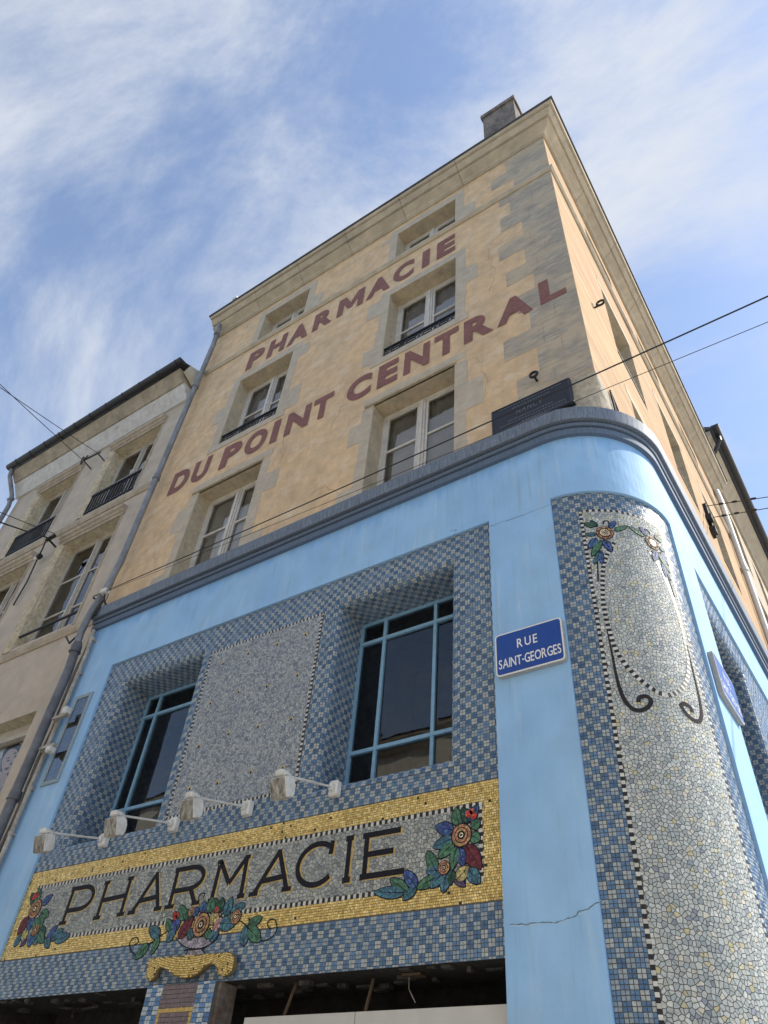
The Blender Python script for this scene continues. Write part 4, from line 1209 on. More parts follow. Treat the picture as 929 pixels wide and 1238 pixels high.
bowl = [(262, 408), (280, 432), (305, 450), (330, 456), (372, 455), (405, 442), (430, 420), (448, 392), (400, 405), (340, 410), (300, 404)]
m.prism([Zc(*p) for p in bowl], SF.T, 0.001, 0.0082, 1)
m.prism([Zc(*p) for p in [(318, 462), (306, 492), (392, 486), (374, 460)]], SF.T, 0.001, 0.0080, 1)
add_ribbon(m, SF, smooth([Zc(*p) for p in bowl[:8]]), 0.008, 0.0094, 0)
add_ribbon(m, SF, [Zc(300, 462), Zc(385, 456)], 0.010, 0.0096, 0)
add_ribbon(m, SF, [Zc(318, 462), Zc(300, 492)], 0.006, 0.0098, 0); add_ribbon(m, SF, [Zc(374, 460), Zc(396, 486)], 0.006, 0.0098, 0)
m.out('fruit_bowl', [M_BLACK, LC['lilac']], sign)

# ---- rounded corner panel
U0, U1, V0, V1 = 0.0145, (RC - REC) * PI / 2 + 0.02, 0.5, ZM - 0.01
backing('mosaic_bed', SCY.T, U0, U1, V0, V1, M_GROUT, ps, nu=40)
BU0, BU1, BV1 = 0.255, U1 - 0.235, 6.215
rs, cs = grid_rects(U0, U1, V0, V1, holes=[(BU0 - 0.013, BU1 + 0.013, 0.2, BV1 + 0.013)], ou=U0)
tiles('checker_tiles', SCY.T, rs, cs, M_TILE, ps)
PALC = [(0.45, 0.485, 0.48)] * 6 + [(0.40, 0.44, 0.445)] * 6 + [(0.53, 0.555, 0.54)] * 6 + [(0.34, 0.385, 0.40)] * 4 + [(0.47, 0.49, 0.46)] * 3 + [(0.54, 0.49, 0.32), (0.27, 0.30, 0.36), (0.56, 0.54, 0.46)]
cpan = broken('broken_tile_panel', SCY.T, voronoi(BU0 + 0.013, BU1 - 0.013, V0, BV1 - 0.013, 0.0270, 0.0032), PALC, M_MATTE, ps)
dentils(SCY.T, [(BU0, V0), (BU0, BV1), (BU1, BV1), (BU1, V0)], 0.025, 0.0255, cpan)
Zs = zoomer(SCY, 640, 560, 3.2145)
Zq = zoomer(SCY, 680, 600, 6.193)
kq = 1.0 / 6.193 * 0.0056
UM = (BU0 + BU1) / 2
flip = lambda p: (2 * UM - p[0], p[1])
class Mir:      # mirrored half of the panel
    def __init__(s, S): s.S = S
    def T(s, u, v, h): return s.S.T(2 * UM - u, v, h)
for S in (SCY, Mir(SCY)):
    scroll = smooth([Zs(*p) for p in [(302, 645), (322, 740), (345, 860), (372, 930), (410, 965), (455, 960), (480, 925), (455, 905), (425, 912), (425, 930)]], 3)
    n = len(scroll)
    m = MB(); add_ribbon(m, S, scroll, [0.004 + 0.026 * min(1, 3.0 * i / n) for i in range(n)], 0.0072)
    m.out('scroll', mat('charcoal_tesserae', (0.035, 0.032, 0.036), 0.75, spec=0.08, var=0.3, scale=14), cpan)
    rope = smooth([Zs(*p) for p in [(330, 310), (288, 380), (284, 520), (300, 610)]], 2)
    u6, z6 = Zs(312, 650); zbt = Zs(560, 905)[1] - 0.01
    rope += [(UM - (UM - u6) * math.cos(t) ** 1.25, z6 - (z6 - zbt) * math.sin(t)) for t in [PI / 2 * i / 24 for i in range(25)]]
    dentils(S.T, rope, 0.034, 0.024, cpan, name='rope_border', h=0.0060)
    g = vine(cpan, S, [smooth([Zq(*p) for p in [(262, 440), (266, 540), (270, 640)]])], 0.010, 'flower_stem')
    vine(g, S, [smooth([Zq(*p) for p in [(345, 208), (350, 190), (325, 186), (302, 200), (312, 212)]])], 0.010, 'tendril')
    for x0, y0, x1, y1, wd, c in [(240, 230, 165, 205, 50, 'green'), (260, 230, 215, 185, 44, 'dgreen'), (350, 240, 395, 195, 50, 'blue'), (390, 260, 490, 228, 46, 'green'), (250, 290, 178, 290, 44, 'teal'), (255, 320, 200, 395, 60, 'blue'),
                                  (310, 330, 372, 420, 66, 'blue'), (290, 335, 222, 455, 60, 'green'), (330, 345, 360, 350, 30, 'purple'), (282, 420, 240, 515, 40, 'teal'), (286, 410, 300, 512, 44, 'blue')]:
        leaf(g, S, Zq(x0, y0), Zq(x1, y1), wd * kq, c)
    rosette(g, S, Zq(318, 278), 82 * kq, 'sunflower', True)

# ---- lower part: lintel, pilaster, boards
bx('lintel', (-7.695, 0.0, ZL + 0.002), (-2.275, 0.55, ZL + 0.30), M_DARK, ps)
lm = MB()
random.seed(5)
for i in range(46):
    x = -7.65 + i * 0.117 + random.uniform(-0.03, 0.03); y = random.uniform(-0.02, 0.4)
    lm.box((x, y, ZL - random.uniform(0.008, 0.03)), (x + random.uniform(0.03, 0.14), y + random.uniform(0.02, 0.08), ZL + 0.001))
lm.out('broken_mortar', mat('mortar_rubble', (0.085, 0.08, 0.075), 0.95, col2=(0.03, 0.03, 0.03), scale=12, var=0.3), ps, kind='stuff')
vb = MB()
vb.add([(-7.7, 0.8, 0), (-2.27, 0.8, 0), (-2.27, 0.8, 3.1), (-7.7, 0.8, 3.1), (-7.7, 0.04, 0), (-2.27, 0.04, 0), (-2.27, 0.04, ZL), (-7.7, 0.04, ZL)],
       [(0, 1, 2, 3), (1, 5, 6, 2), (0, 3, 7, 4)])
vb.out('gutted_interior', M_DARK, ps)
hb = MB(); 
for a, b in ((-4.40, -3.42), (-3.414, -2.29)):
    bx('hoarding_board', (a, 0.02, 0.12), (b, 0.045, 2.575), M_BOARD, ps)
for x, zt, dx, dz in ((-4.10, 2.62, 0.03, 0.20), (-3.40, 2.60, 0.01, 0.19)):
    MB().tube([(x, 0.10, zt - 0.03), (x + dx, 0.16, zt + dz)], 0.012, 6).out('batten', M_WOOD, ps)
bx('loose_board', (-3.12, 0.10, 2.78), (-2.98, 0.18, 2.796), M_WOOD, ps)
MB().tube([(-3.06, 0.10, 2.77), (-3.05, 0.09, 2.70), (-2.99, 0.08, 2.62)], 0.0028, 5).out('hanging_wire', M_CONDUIT, ps)
dv = MB()
for i in range(14):
    x = random.uniform(-7.5, -5.6); z = random.uniform(2.35, 2.78); a = random.uniform(0, PI)
    dv.tube([(x, 0.25, z), (x + 0.3 * math.cos(a), 0.35, z + 0.14 * math.sin(a))], 0.012, 5)
dv.out('hanging_debris', mat('debris', (0.06, 0.05, 0.04), 0.9, var=0.3, scale=10), ps, kind='stuff')
# pilaster
PX0, PX1 = -5.40, -4.66
pil = bx('pilaster', (PX0, YF - 0.02, 0.12), (PX1, 0.05, ZL - 0.003), M_GROUT, ps)
MB().box((PX1 + 0.002, YF + 0.01, 0.12), (PX1 + 0.035, 0.12, ZL - 0.004)).out('pilaster_return', mat('scabbed_plaster', (0.17, 0.15, 0.13), 0.95, col2=(0.10, 0.06, 0.045), scale=6, var=0.3, bump=0.6, bscale=20), ps)
SP = Flat(YF - 0.0205)
rs, cs = [], []
for a, b in ((PX0, PX0 + 0.18), (PX1 - 0.18, PX1)):
    r_, c_ = grid_rects(a, b, 1.2, ZL, ou=a, ov=0.02, t=0.0300); rs += r_
    for i in range(len(c_)):
        k = c_[i]; cs.append((k[0] * (1.35 if k[0] > 0.2 else 1.0), k[1] * (1.35 if k[0] > 0.2 else 1.15), k[2] * (1.35 if k[0] > 0.2 else 1.3)))
tiles('checker_tiles', SP.T, rs, cs, M_TILE, pil)
rs = []; cs = []
for j in range(int((ZL - 1.2) / 0.03)):
    for i in range(13):
        a = PX0 + 0.18 + i * 0.38 / 13
        z0 = 1.2 + j * 0.03
        if z0 > 2.60 and False: continue
        gold = (2.615 < z0 + .015 < 2.648) or (z0 < 2.62 and (i in (0, 12)))
        rs.append((a, a + 0.38 / 13, z0, z0 + 0.03)); cs.append(jit((0.50, 0.34, 0.10)) if gold else jit((0.155, 0.115, 0.125), 0.12))
tiles('mauve_tiles', SP.T, rs, cs, M_BROWNT, pil, gap=0.001)
SPc = Flat(YF - 0.022)
capo = [Zc(*p) for p in [(165, 506), (340, 492), (512, 478), (526, 500), (524, 540), (508, 575), (480, 586), (455, 578), (452, 556), (440, 536), (420, 530), (395, 548), (368, 575), (330, 592), (290, 590), (255, 575), (228, 552), (205, 545), (192, 560), (182, 592), (162, 606), (146, 595), (147, 555), (152, 525)]]
capo = [(p[0] * 0.994, p[1]) for p in capo]
m = MB(); m.prism(smooth(capo + [capo[0]], 1)[:-1], SPc.T, -0.02, 0.012, 0)
cap = m.out('gilded_capital', mat('gold_mortar', (0.16, 0.115, 0.05), 0.8, var=0.2, scale=14), pil)
# gold tesserae laid in rows that follow the swags of the capital
V = []
def inpoly(p, poly):
    r = False; n = len(poly)
    for i in range(n):
        a, b = poly[i], poly[(i + 1) % n]
        if (a[1] > p[1]) != (b[1] > p[1]) and p[0] < (b[0] - a[0]) * (p[1] - a[1]) / (b[1] - a[1]) + a[0]: r = not r
    return r
rs, cs = [], []
cu0, cu1 = min(p[0] for p in capo), max(p[0] for p in capo); cv0, cv1 = min(p[1] for p in capo), max(p[1] for p in capo)
t = 0.0155; um = (cu0 + cu1) / 2
for j in range(-14, int((cv1 - cv0) / t) + 3):
    i = 0; u = cu0
    while u < cu1:
        x = (u - um) / (cu1 - cu0) * 2
        v = cv0 + j * t + 0.10 * (x * x if abs(x) < 0.75 else 0.5625 - (abs(x) - 0.75) * 1.2)
        if all(inpoly(q, capo) for q in ((u + .002, v + .002), (u + t - .002, v + t - .002), (u + t - .002, v + .002), (u + .002, v + t - .002))):
            rs.append((u, u + t, v, v + t)); cs.append((0.06, 0.04, 0.02) if random.random() < 0.02 else jit(random.choice(GP), 0.15))
        u += t
tiles('gold_tesserae', Flat(YF - 0.0345).T, rs, cs, M_GOLD, cap, gap=0.0016, tilt=0.0004)
# panel of the side opening and shop lining
MB().add([(XSF - 0.3, 1.5, 0), (XSF - 0.3, 8.2, 0), (XSF - 0.3, 8.2, ZL), (XSF - 0.3, 1.5, ZL)], [(0, 1, 2, 3)]).out('side_shutter', M_BOARD, ps)
# little glazed case set in the blue strip at the left
ca = [on_front(*p, YF) for p in [(95, 846), (117, 835), (74, 945), (51, 953)]]
cx0, cx1, cz0, cz1 = -8.19, -7.86, 4.93, 6.10
case = MB()
f = 0.045
case.box((cx0, YF - 0.02, cz0), (cx0 + f, YF + 0.0, cz1)).box((cx1 - f, YF - 0.02, cz0), (cx1, YF + 0.0, cz1)).box((cx0 + f, YF - 0.02, cz0), (cx1 - f, YF, cz0 + f)).box((cx0 + f, YF - 0.02, cz1 - f), (cx1 - f, YF, cz1))
case_o = case.out('showcase_frame', mat('worn_blue_grey_frame', (0.25, 0.32, 0.36), 0.7, var=0.25, scale=14), ps)
mk('showcase_back', [(cx0 + f, YF - 0.003, cz0 + f), (cx1 - f, YF - 0.003, cz0 + f), (cx1 - f, YF - 0.003, cz1 - f), (cx0 + f, YF - 0.003, cz1 - f)], [(0, 1, 2, 3)],
   mat('peeling_backboard', (0.06, 0.08, 0.12), 0.8, col2=(0.20, 0.18, 0.165), scale=6, var=0.4, lo=0.42, hi=0.58), case_o)
mk('pane', [(cx0 + f, YF - 0.012, cz0 + f), (cx1 - f, YF - 0.012, cz0 + f), (cx1 - f, YF - 0.012, cz1 - f), (cx0 + f, YF - 0.012, cz1 - f)], [(0, 1, 2, 3)], M_GLASS, case_o)

# ================================================================== neighbouring house on the left
NX0, NX1 = -14.2, -8.62
nb = thing('neighbour_house', (-11.4, 3.0, 0), 'grey brown rendered house with eroded stone window jambs and black gutter', 'house')
NBW = {'2a': (-10.66, -9.27, 10.58, 12.42), '2b': (-13.10, -11.78, 10.58, 12.42), '1a': (-10.80, -9.27, 7.68, 9.92), '1b': (-13.25, -11.8, 7.68, 9.92), '0a': (-13.3, -9.17, 3.2, 6.2)}
wall_holes(Tfront(), NX0, NX1, 0, 12.95, list(NBW.values()), 0.30).out('front_wall', [M_NB, M_NBS], nb)
MB().add([(NX0, 0, 0), (NX0, 9, 0), (NX0, 9, 13.3), (NX0, 0, 13.3)], [(0, 1, 2, 3)]).out('end_wall', M_NB, nb)
MB().add([(NX0, 9, 0), (NX1, 9, 0), (NX1, 9, 13.3), (NX0, 9, 13.3)], [(0, 1, 2, 3)]).out('rear_wall', M_NB, nb)
TF = Tfront()
random.seed(11)
for k, a in NBW.items():
    if k == '0a': continue
    cur = None
    wn = casement(nb, TF, *a, M_CREAMF, transoms=(0.55,) if k[0] == '2' else (0.30, 0.64), w0=0.20, fw=0.05, mull=0.09,
             curtain=[(0.35, 1.0, mat('blue_grey_drape', (0.13, 0.16, 0.27), 0.9, var=0.2, scale=3))] if k == '1a' else None)
    # eroded stone jambs: rough slabs beside and inside the opening
    for sgn, ue in ((-1, a[0]), (1, a[1])):
        m = MB(); n = 26; z0, z1 = a[2] - 0.05, a[3]
        cols_ = [(-0.20, -0.010), (-0.17, -0.03), (-0.11, -0.035), (-0.05, -0.03), (-0.018, 0.0), (0.004, 0.06), (0.006, 0.199)] if sgn < 0 else [(-0.06, -0.004), (-0.05, -0.014), (-0.01, -0.014), (0.004, 0.0), (0.004, 0.199)]
        vs = []
        rough = 0.012 if sgn < 0 else 0.003
        for i in range(n + 1):
            z = z0 + (z1 - z0) * i / n
            for (l, w_) in cols_:
                jx, jy = random.gauss(0, rough), random.gauss(0, rough)
                if w_ > 0.19: jx = jy = 0
                vs.append((ue - sgn * (l if sgn < 0 else l) * 1.0 + 0 if False else (ue + l if sgn < 0 else ue - l) + jx * 0.7, w_ + jy, z + random.uniform(-.01, .01)))
        nc = len(cols_)
        fs = [(i * nc + j, i * nc + j + 1, (i + 1) * nc + j + 1, (i + 1) * nc + j) for i in range(n) for j in range(nc - 1)]
        m.add(vs, fs); m.out('stone_jamb', M_NBS if sgn < 0 else M_NBM, nb)
    # stepped hood moulding over the opening
    hp = [(0, a[3] - 0.005), (0.03, a[3] - 0.005), (0.035, a[3] + 0.05), (0.06, a[3] + 0.06), (0.065, a[3] + 0.11), (0.10, a[3] + 0.13), (0.11, a[3] + 0.19), (0, a[3] + 0.20)]
    mk('hood_moulding', *sweep([(a[0] - 0.14, 0), (a[1] + 0.07, 0)], hp), M_NBM, nb)
    if k[0] == '2':
        m = MB(); zt = 11.12
        m.box((a[0], -0.02, zt - 0.045), (a[1], 0.025, zt)); m.box((a[0], -0.01, a[2] + 0.05), (a[1], 0.015, a[2] + 0.075))
        nbars = 15
        for i in range(nbars + 1):
            x = a[0] + (a[1] - a[0]) * i / nbars
            m.box((x - 0.012, -0.008, a[2] + 0.02), (x + 0.012, 0.012, zt - 0.045))
        m.out('railing', M_IRON, nb)
    else:
        MB().tube([(a[0] + 0.02, 0.02, a[2] + 0.24), (a[1], 0.02, a[2] + 0.24)], 0.022, 8).out('guard_bar', M_IRON, nb)
for zc in (10.40, 7.52):
    mk('string_course', *sweep([(NX0, 0), (NX1 - 0.05, 0)], [(0, zc - 0.08), (0.02, zc - 0.08), (0.045, zc - 0.02), (0.05, zc + 0.05), (0.02, zc + 0.08), (0, zc + 0.08)]), M_NBM, nb)
# shop window with wooden head
a = NBW['0a']
shw = MB()
for (p, q) in (((a[0], 0.20, a[2]), (a[0] + 0.09, 0.28, a[3])), ((a[1] - 0.05, 0.20, a[2]), (a[1], 0.28, a[3])), ((a[0] + .09, 0.20, a[3] - 0.13), (a[1] - .05, 0.28, a[3])), ((a[0] + .09, 0.17, a[3] - 0.20), (a[1] - .05, 0.28, a[3] - 0.135)), ((a[0] + .09, 0.20, a[2]), (a[1] - .05, 0.28, a[2] + 0.1)), ((-11.2, 0.20, a[2] + .1), (-11.12, 0.28, a[3] - .2))):
    shw.box(p, q)
sw_o = shw.out('shop_window', M_CREAMF, nb)
for x0, x1 in ((a[0] + .09, -11.2), (-11.12, a[1] - .05)):
    mk('pane', [(x0, 0.25, a[2] + .1), (x1, 0.25, a[2] + .1), (x1, 0.25, a[3] - .2), (x0, 0.25, a[3] - .2)], [(0, 1, 2, 3)], glass_mat('shop_glass', (0.9, 0.92, 0.92), 1.45), sw_o)
MB().add([(a[0], 1.3, a[2]), (a[1], 1.3, a[2]), (a[1], 1.3, a[3]), (a[0], 1.3, a[3]), (a[0], .29, a[3]), (a[1], .29, a[3]), (a[0], .29, a[2]), (a[1], .29, a[2])],
         [(0, 1, 2, 3), (3, 2, 5, 4), (1, 7, 5, 2), (0, 3, 4, 6), (0, 6, 7, 1)]).out('room_lining', mat('pale_room', (0.4, 0.42, 0.42), 0.9), sw_o)
# eaves: two fascia boards, gutter
mk('lower_fascia', *sweep([(NX0 - .05, 0), (-8.72, 0)], [(0, 12.80), (0.05, 12.80), (0.06, 12.84), (0.22, 13.10), (0.22, 13.13), (0, 13.13)]), M_NBC, nb)
mk('upper_fascia', *sweep([(NX0 - .05, 0), (-8.74, 0)], [(0, 13.134), (0.25, 13.134), (0.42, 13.36), (0.42, 13.40), (0, 13.40)]), M_NBC2, nb)
mk('roof', [(NX0 - .1, -0.5, 13.46), (-8.62, -0.5, 13.46), (-8.62, 4.5, 15.4), (NX0 - .1, 4.5, 15.4), (NX0 - .1, 9, 13.46), (-8.62, 9, 13.46)], [(0, 1, 2, 3), (3, 2, 5, 4)], M_ROOF, nb)
gt = MB(); n = 9
vs = []; xs = (NX0 - .12, -8.60)
for x in xs:
    for i in range(n + 1):
        t = PI + PI * i / n
        vs.append((x, -0.50 + 0.085 * math.cos(t), 13.47 + 0.085 * math.sin(t)))
gt.add(vs, [(i, i + 1, n + 2 + i, n + 1 + i) for i in range(n)] + [tuple(range(n + 1)), tuple(range(n + 1, 2 * n + 2))])
gutter = gt.out('gutter', M_GUTTER, nb)
for i in range(11):
    x = NX0 + 0.25 + i * 0.52
    MB().tube([(x, -0.50 + 0.092 * math.cos(t), 13.47 + 0.092 * math.sin(t)) for t in [PI + PI * j / 8 for j in range(9)]], 0.008, 5).out('gutter_bracket', M_GUTTER, gutter)
MB().add([(-8.70, 0.0, 13.15), (-8.70, -0.34, 13.32), (-8.70, -0.30, 13.52), (-8.70, 0, 13.62), (-8.60, 0.0, 13.15), (-8.60, -0.34, 13.32), (-8.60, -0.30, 13.52), (-8.60, 0, 13.62)], [(0, 1, 2, 3), (4, 7, 6, 5), (0, 4, 5, 1), (1, 5, 6, 2), (2, 6, 7, 3)]).out('eaves_end_board', mat('pale_end_board', (0.52, 0.49, 0.40), 0.8, var=0.1), nb)

# portrait poster in that shop window
pt = thing('portrait_poster', (-9.5, 0.3, 5.0), 'pale portrait poster of a dark-haired person in the shop window by the downpipe', 'poster')
def flat(name, pts, y, col, n=None):
    return mk(name, [(x, y, z) for x, z in pts], [tuple(range(len(pts)))], mat('poster_' + name, col, 0.5, var=0.08, scale=6), pt)
PY = 0.30
Zp = lambda x, y: (lambda v: (v.x, v.z))(on_front(x / 5.38, 820 + y / 5.38, PY))
flat('paper', [(-10.4, 4.3), (-9.12, 4.3), (-9.12, 6.02), (-10.4, 6.02)], PY + .004, (0.70, 0.78, 0.80))
flat('backdrop', [(-10.25, 4.9), (-9.14, 4.9), (-9.14, 5.86), (-10.25, 5.86)], PY + .003, (0.36, 0.36, 0.38))
flat('hair', [Zp(*p) for p in [(5, 560), (20, 480), (60, 432), (110, 418), (140, 432), (146, 470), (120, 560), (80, 640), (40, 660), (0, 640)]], PY + .002, (0.03, 0.022, 0.028))
flat('neck', [Zp(*p) for p in [(0, 610), (40, 600), (50, 650), (20, 700), (-20, 720), (-30, 640)]], PY + .0012, (0.60, 0.47, 0.43))
flat('face', [Zp(*p) for p in smooth([(30, 500), (62, 462), (100, 455), (118, 480), (112, 530), (88, 585), (50, 622), (18, 615), (8, 570), (14, 530), (30, 500)], 1)[:-1]], PY + .001, (0.70, 0.56, 0.51))
for nm, pts in (('eye', [(40, 540), (56, 530), (66, 534), (52, 544)]), ('eye', [(88, 512), (102, 500), (110, 504), (98, 516)]), ('brow', [(34, 528), (56, 514), (68, 518), (54, 522)]), ('brow', [(82, 498), (100, 482), (112, 486), (98, 494)]), ('nose', [(70, 530), (78, 560), (66, 566), (62, 560), (70, 552)])):
    mk(nm, [(x, PY, z) for x, z in [Zp(*p) for p in pts]], [tuple(range(len(pts)))], mat('poster_dark_line', (0.08, 0.055, 0.06), 0.5), pt)
mk('lips', [(x, PY, z) for x, z in [Zp(*p) for p in [(26, 590), (40, 580), (62, 580), (52, 594), (34, 600)]]], [(0, 1, 2, 3, 4)], mat('poster_lips', (0.22, 0.09, 0.10), 0.5), pt)

# ================================================================== house beyond, along the side street
fb_ = thing('side_street_house', (-3, 17, 0), 'taller stone house with deep eaves beyond the ochre building, lining the side street', 'house')
FX = -1.0
fh = [(y, y + 1.1, z, z + 1.9) for y in (11.6, 14.2, 16.8, 19.4, 22) for z in (4.5, 8.0, 11.3, 14.3)]
wall_holes(Tside(FX), YB + 0.02, 26, 0, 17.2, fh, 0.3).out('street_wall', [M_FAR, M_REVEAL], fb_)
MB().add([(FX, YB + .02, 0), (-8.6, YB + .02, 0), (-8.6, YB + .02, 17.2), (FX, YB + .02, 17.2)], [(0, 1, 2, 3)]).out('gable_wall', M_FAR, fb_)
for h_ in fh:
    casement(fb_, Tside(FX), *h_, M_WHITE, transoms=(0.5,))
mk('eaves', *sweep([(FX, YB + .0), (FX, 26)], [(0, 16.7), (0.06, 16.7), (0.10, 16.85), (0.36, 17.2), (0.36, 17.3), (0, 17.3)]), M_FAR, fb_)
mk('roof', [(FX + .5, YB - 0.05, 17.34), (FX + .5, 26, 17.34), (-5, 26, 20), (-5, YB - .05, 20), (FX + .5, YB - 0.05, 17.26), (FX + .5, 26, 17.26), (-5, 26, 19.9), (-5, YB - .05, 19.9)], [(0, 1, 2, 3), (4, 7, 6, 5), (0, 4, 5, 1), (0, 3, 7, 4)], M_ROOF, fb_)
m = MB(); vs = []
for y in (YB - .12, 26):
    for i in range(10):
        t = PI + PI * i / 9; vs.append((FX + 0.52 + 0.10 * math.cos(t), y, 17.34 + 0.10 * math.sin(t)))
m.add(vs, [(i, i + 1, 11 + i, 10 + i) for i in range(9)] + [tuple(range(10)), tuple(range(10, 20))])
m.tube([(FX + .50, YB + .25, 17.26), (FX + .50, YB + .25, 17.1), (FX + .3, YB + .3, 16.8), (FX + .12, YB + .3, 16.6)], 0.06, 8)
m.out('gutter', M_GUTTER, fb_)

# ================================================================== house across the street (seen in the panes, lights the shade)
op = thing('opposite_house', (-6, -13, 0), 'pale limewashed house across the street, reflected in the shop panes', 'house')
OY = -9.6
To = lambda u, w, z: (u, OY - w, z)
oh = [(x, x + 1.2, z, z + 2.0) for x in np.arange(-20, 8, 2.6) for z in (1.0, 4.4, 7.6)]
wall_holes(To, -24, 10, 0, 10.6, oh, 0.25).out('street_wall', [M_OPP, M_REVEAL], op)
for x0, x1, z0, z1 in oh:
    mk('window', [To(x0, .24, z0), To(x1, .24, z0), To(x1, .24, z1), To(x0, .24, z1)], [(0, 1, 2, 3)], mat('opposite_glass', (0.05, 0.055, 0.06), 0.08), op)
mk('cornice', *sweep([(10, OY), (-24, OY)], [(0, 10.4), (0.1, 10.4), (0.35, 10.7), (0.35, 10.8), (0, 10.8)]), M_CORNICE, op)
mk('roof', [(-24, OY + .4, 10.82), (10, OY + .4, 10.82), (10, OY - 5, 13.6), (-24, OY - 5, 13.6), (10, OY - 10, 10.8), (-24, OY - 10, 10.8)], [(0, 1, 2, 3), (3, 2, 4, 5)], M_ROOF, op)
MB().add([(-24, OY, 0), (-24, OY - 10, 0), (-24, OY - 10, 10.8), (-24, OY - 5, 13.5), (-24, OY, 10.8), (10, OY, 0), (10, OY - 10, 0), (10, OY - 10, 10.8), (10, OY - 5, 13.5), (10, OY, 10.8)],
         [(0, 1, 2, 3, 4), (5, 9, 8, 7, 6), (1, 6, 7, 2)]).out('end_walls', M_OPP, op)

# ================================================================== street signs
def rrect(u0, u1, v0, v1, r, n=6):
    p = []
    for cx_, cy_, a0 in ((u1 - r, v0 + r, -90), (u1 - r, v1 - r, 0), (u0 + r, v1 - r, 90), (u0 + r, v0 + r, 180)):
        for i in range(n + 1):
            t = math.radians(a0 + 90 * i / n); p.append((cx_ + r * math.cos(t), cy_ + r * math.sin(t)))
    return p
def street_sign(T, u0, u1, v0, v1, label, mirror=False):
    c = Vector(T((u0 + u1) / 2, v0, 0))
    t = thing('street_sign', c, label, 'street sign')
    m = MB(); m.prism(rrect(u0, u1, v0, v1, 0.035), T, 0.003, 0.040); m.out('tray', M_SIGNE, t)
    m = MB(); m.prism(rrect(u0 + .001, u1 - .001, v0 + .001, v1 - .001, 0.034), T, 0.0402, 0.044); m.out('white_rim', M_SIGNW, t)
    m = MB(); m.prism(rrect(u0 + .013, u1 - .013, v0 + .013, v1 - .013, 0.024), T, 0.0442, 0.0455); m.out('blue_field', M_SIGN, t)
    W_, H_ = u1 - u0, v1 - v0
    textline('RUE', T, u0 + W_ * .335, u0 + W_ * .635, v0 + H_ * .555, v0 + H_ * .765, 0.0462, M_SIGNW, t, 0.012, 0.30)
    textline('SAINT-GEORGES', T, u0 + W_ * .05, u0 + W_ * .955, v0 + H_ * .16, v0 + H_ * .38, 0.0462, M_SIGNW, t, 0.012, 0.10)
TS0 = lambda u, v, h: (u, YF - h, v)
street_sign(TS0, -2.235, -1.655, 4.70, 5.09, 'blue enamel RUE SAINT-GEORGES sign on the blue column facing the main street')
TS1 = lambda u, v, h: (XSF + h, u, v)
street_sign(TS1, 0.86, 1.46, 4.70, 5.09, 'blue street sign round the corner, on the blue pilaster facing the side street')

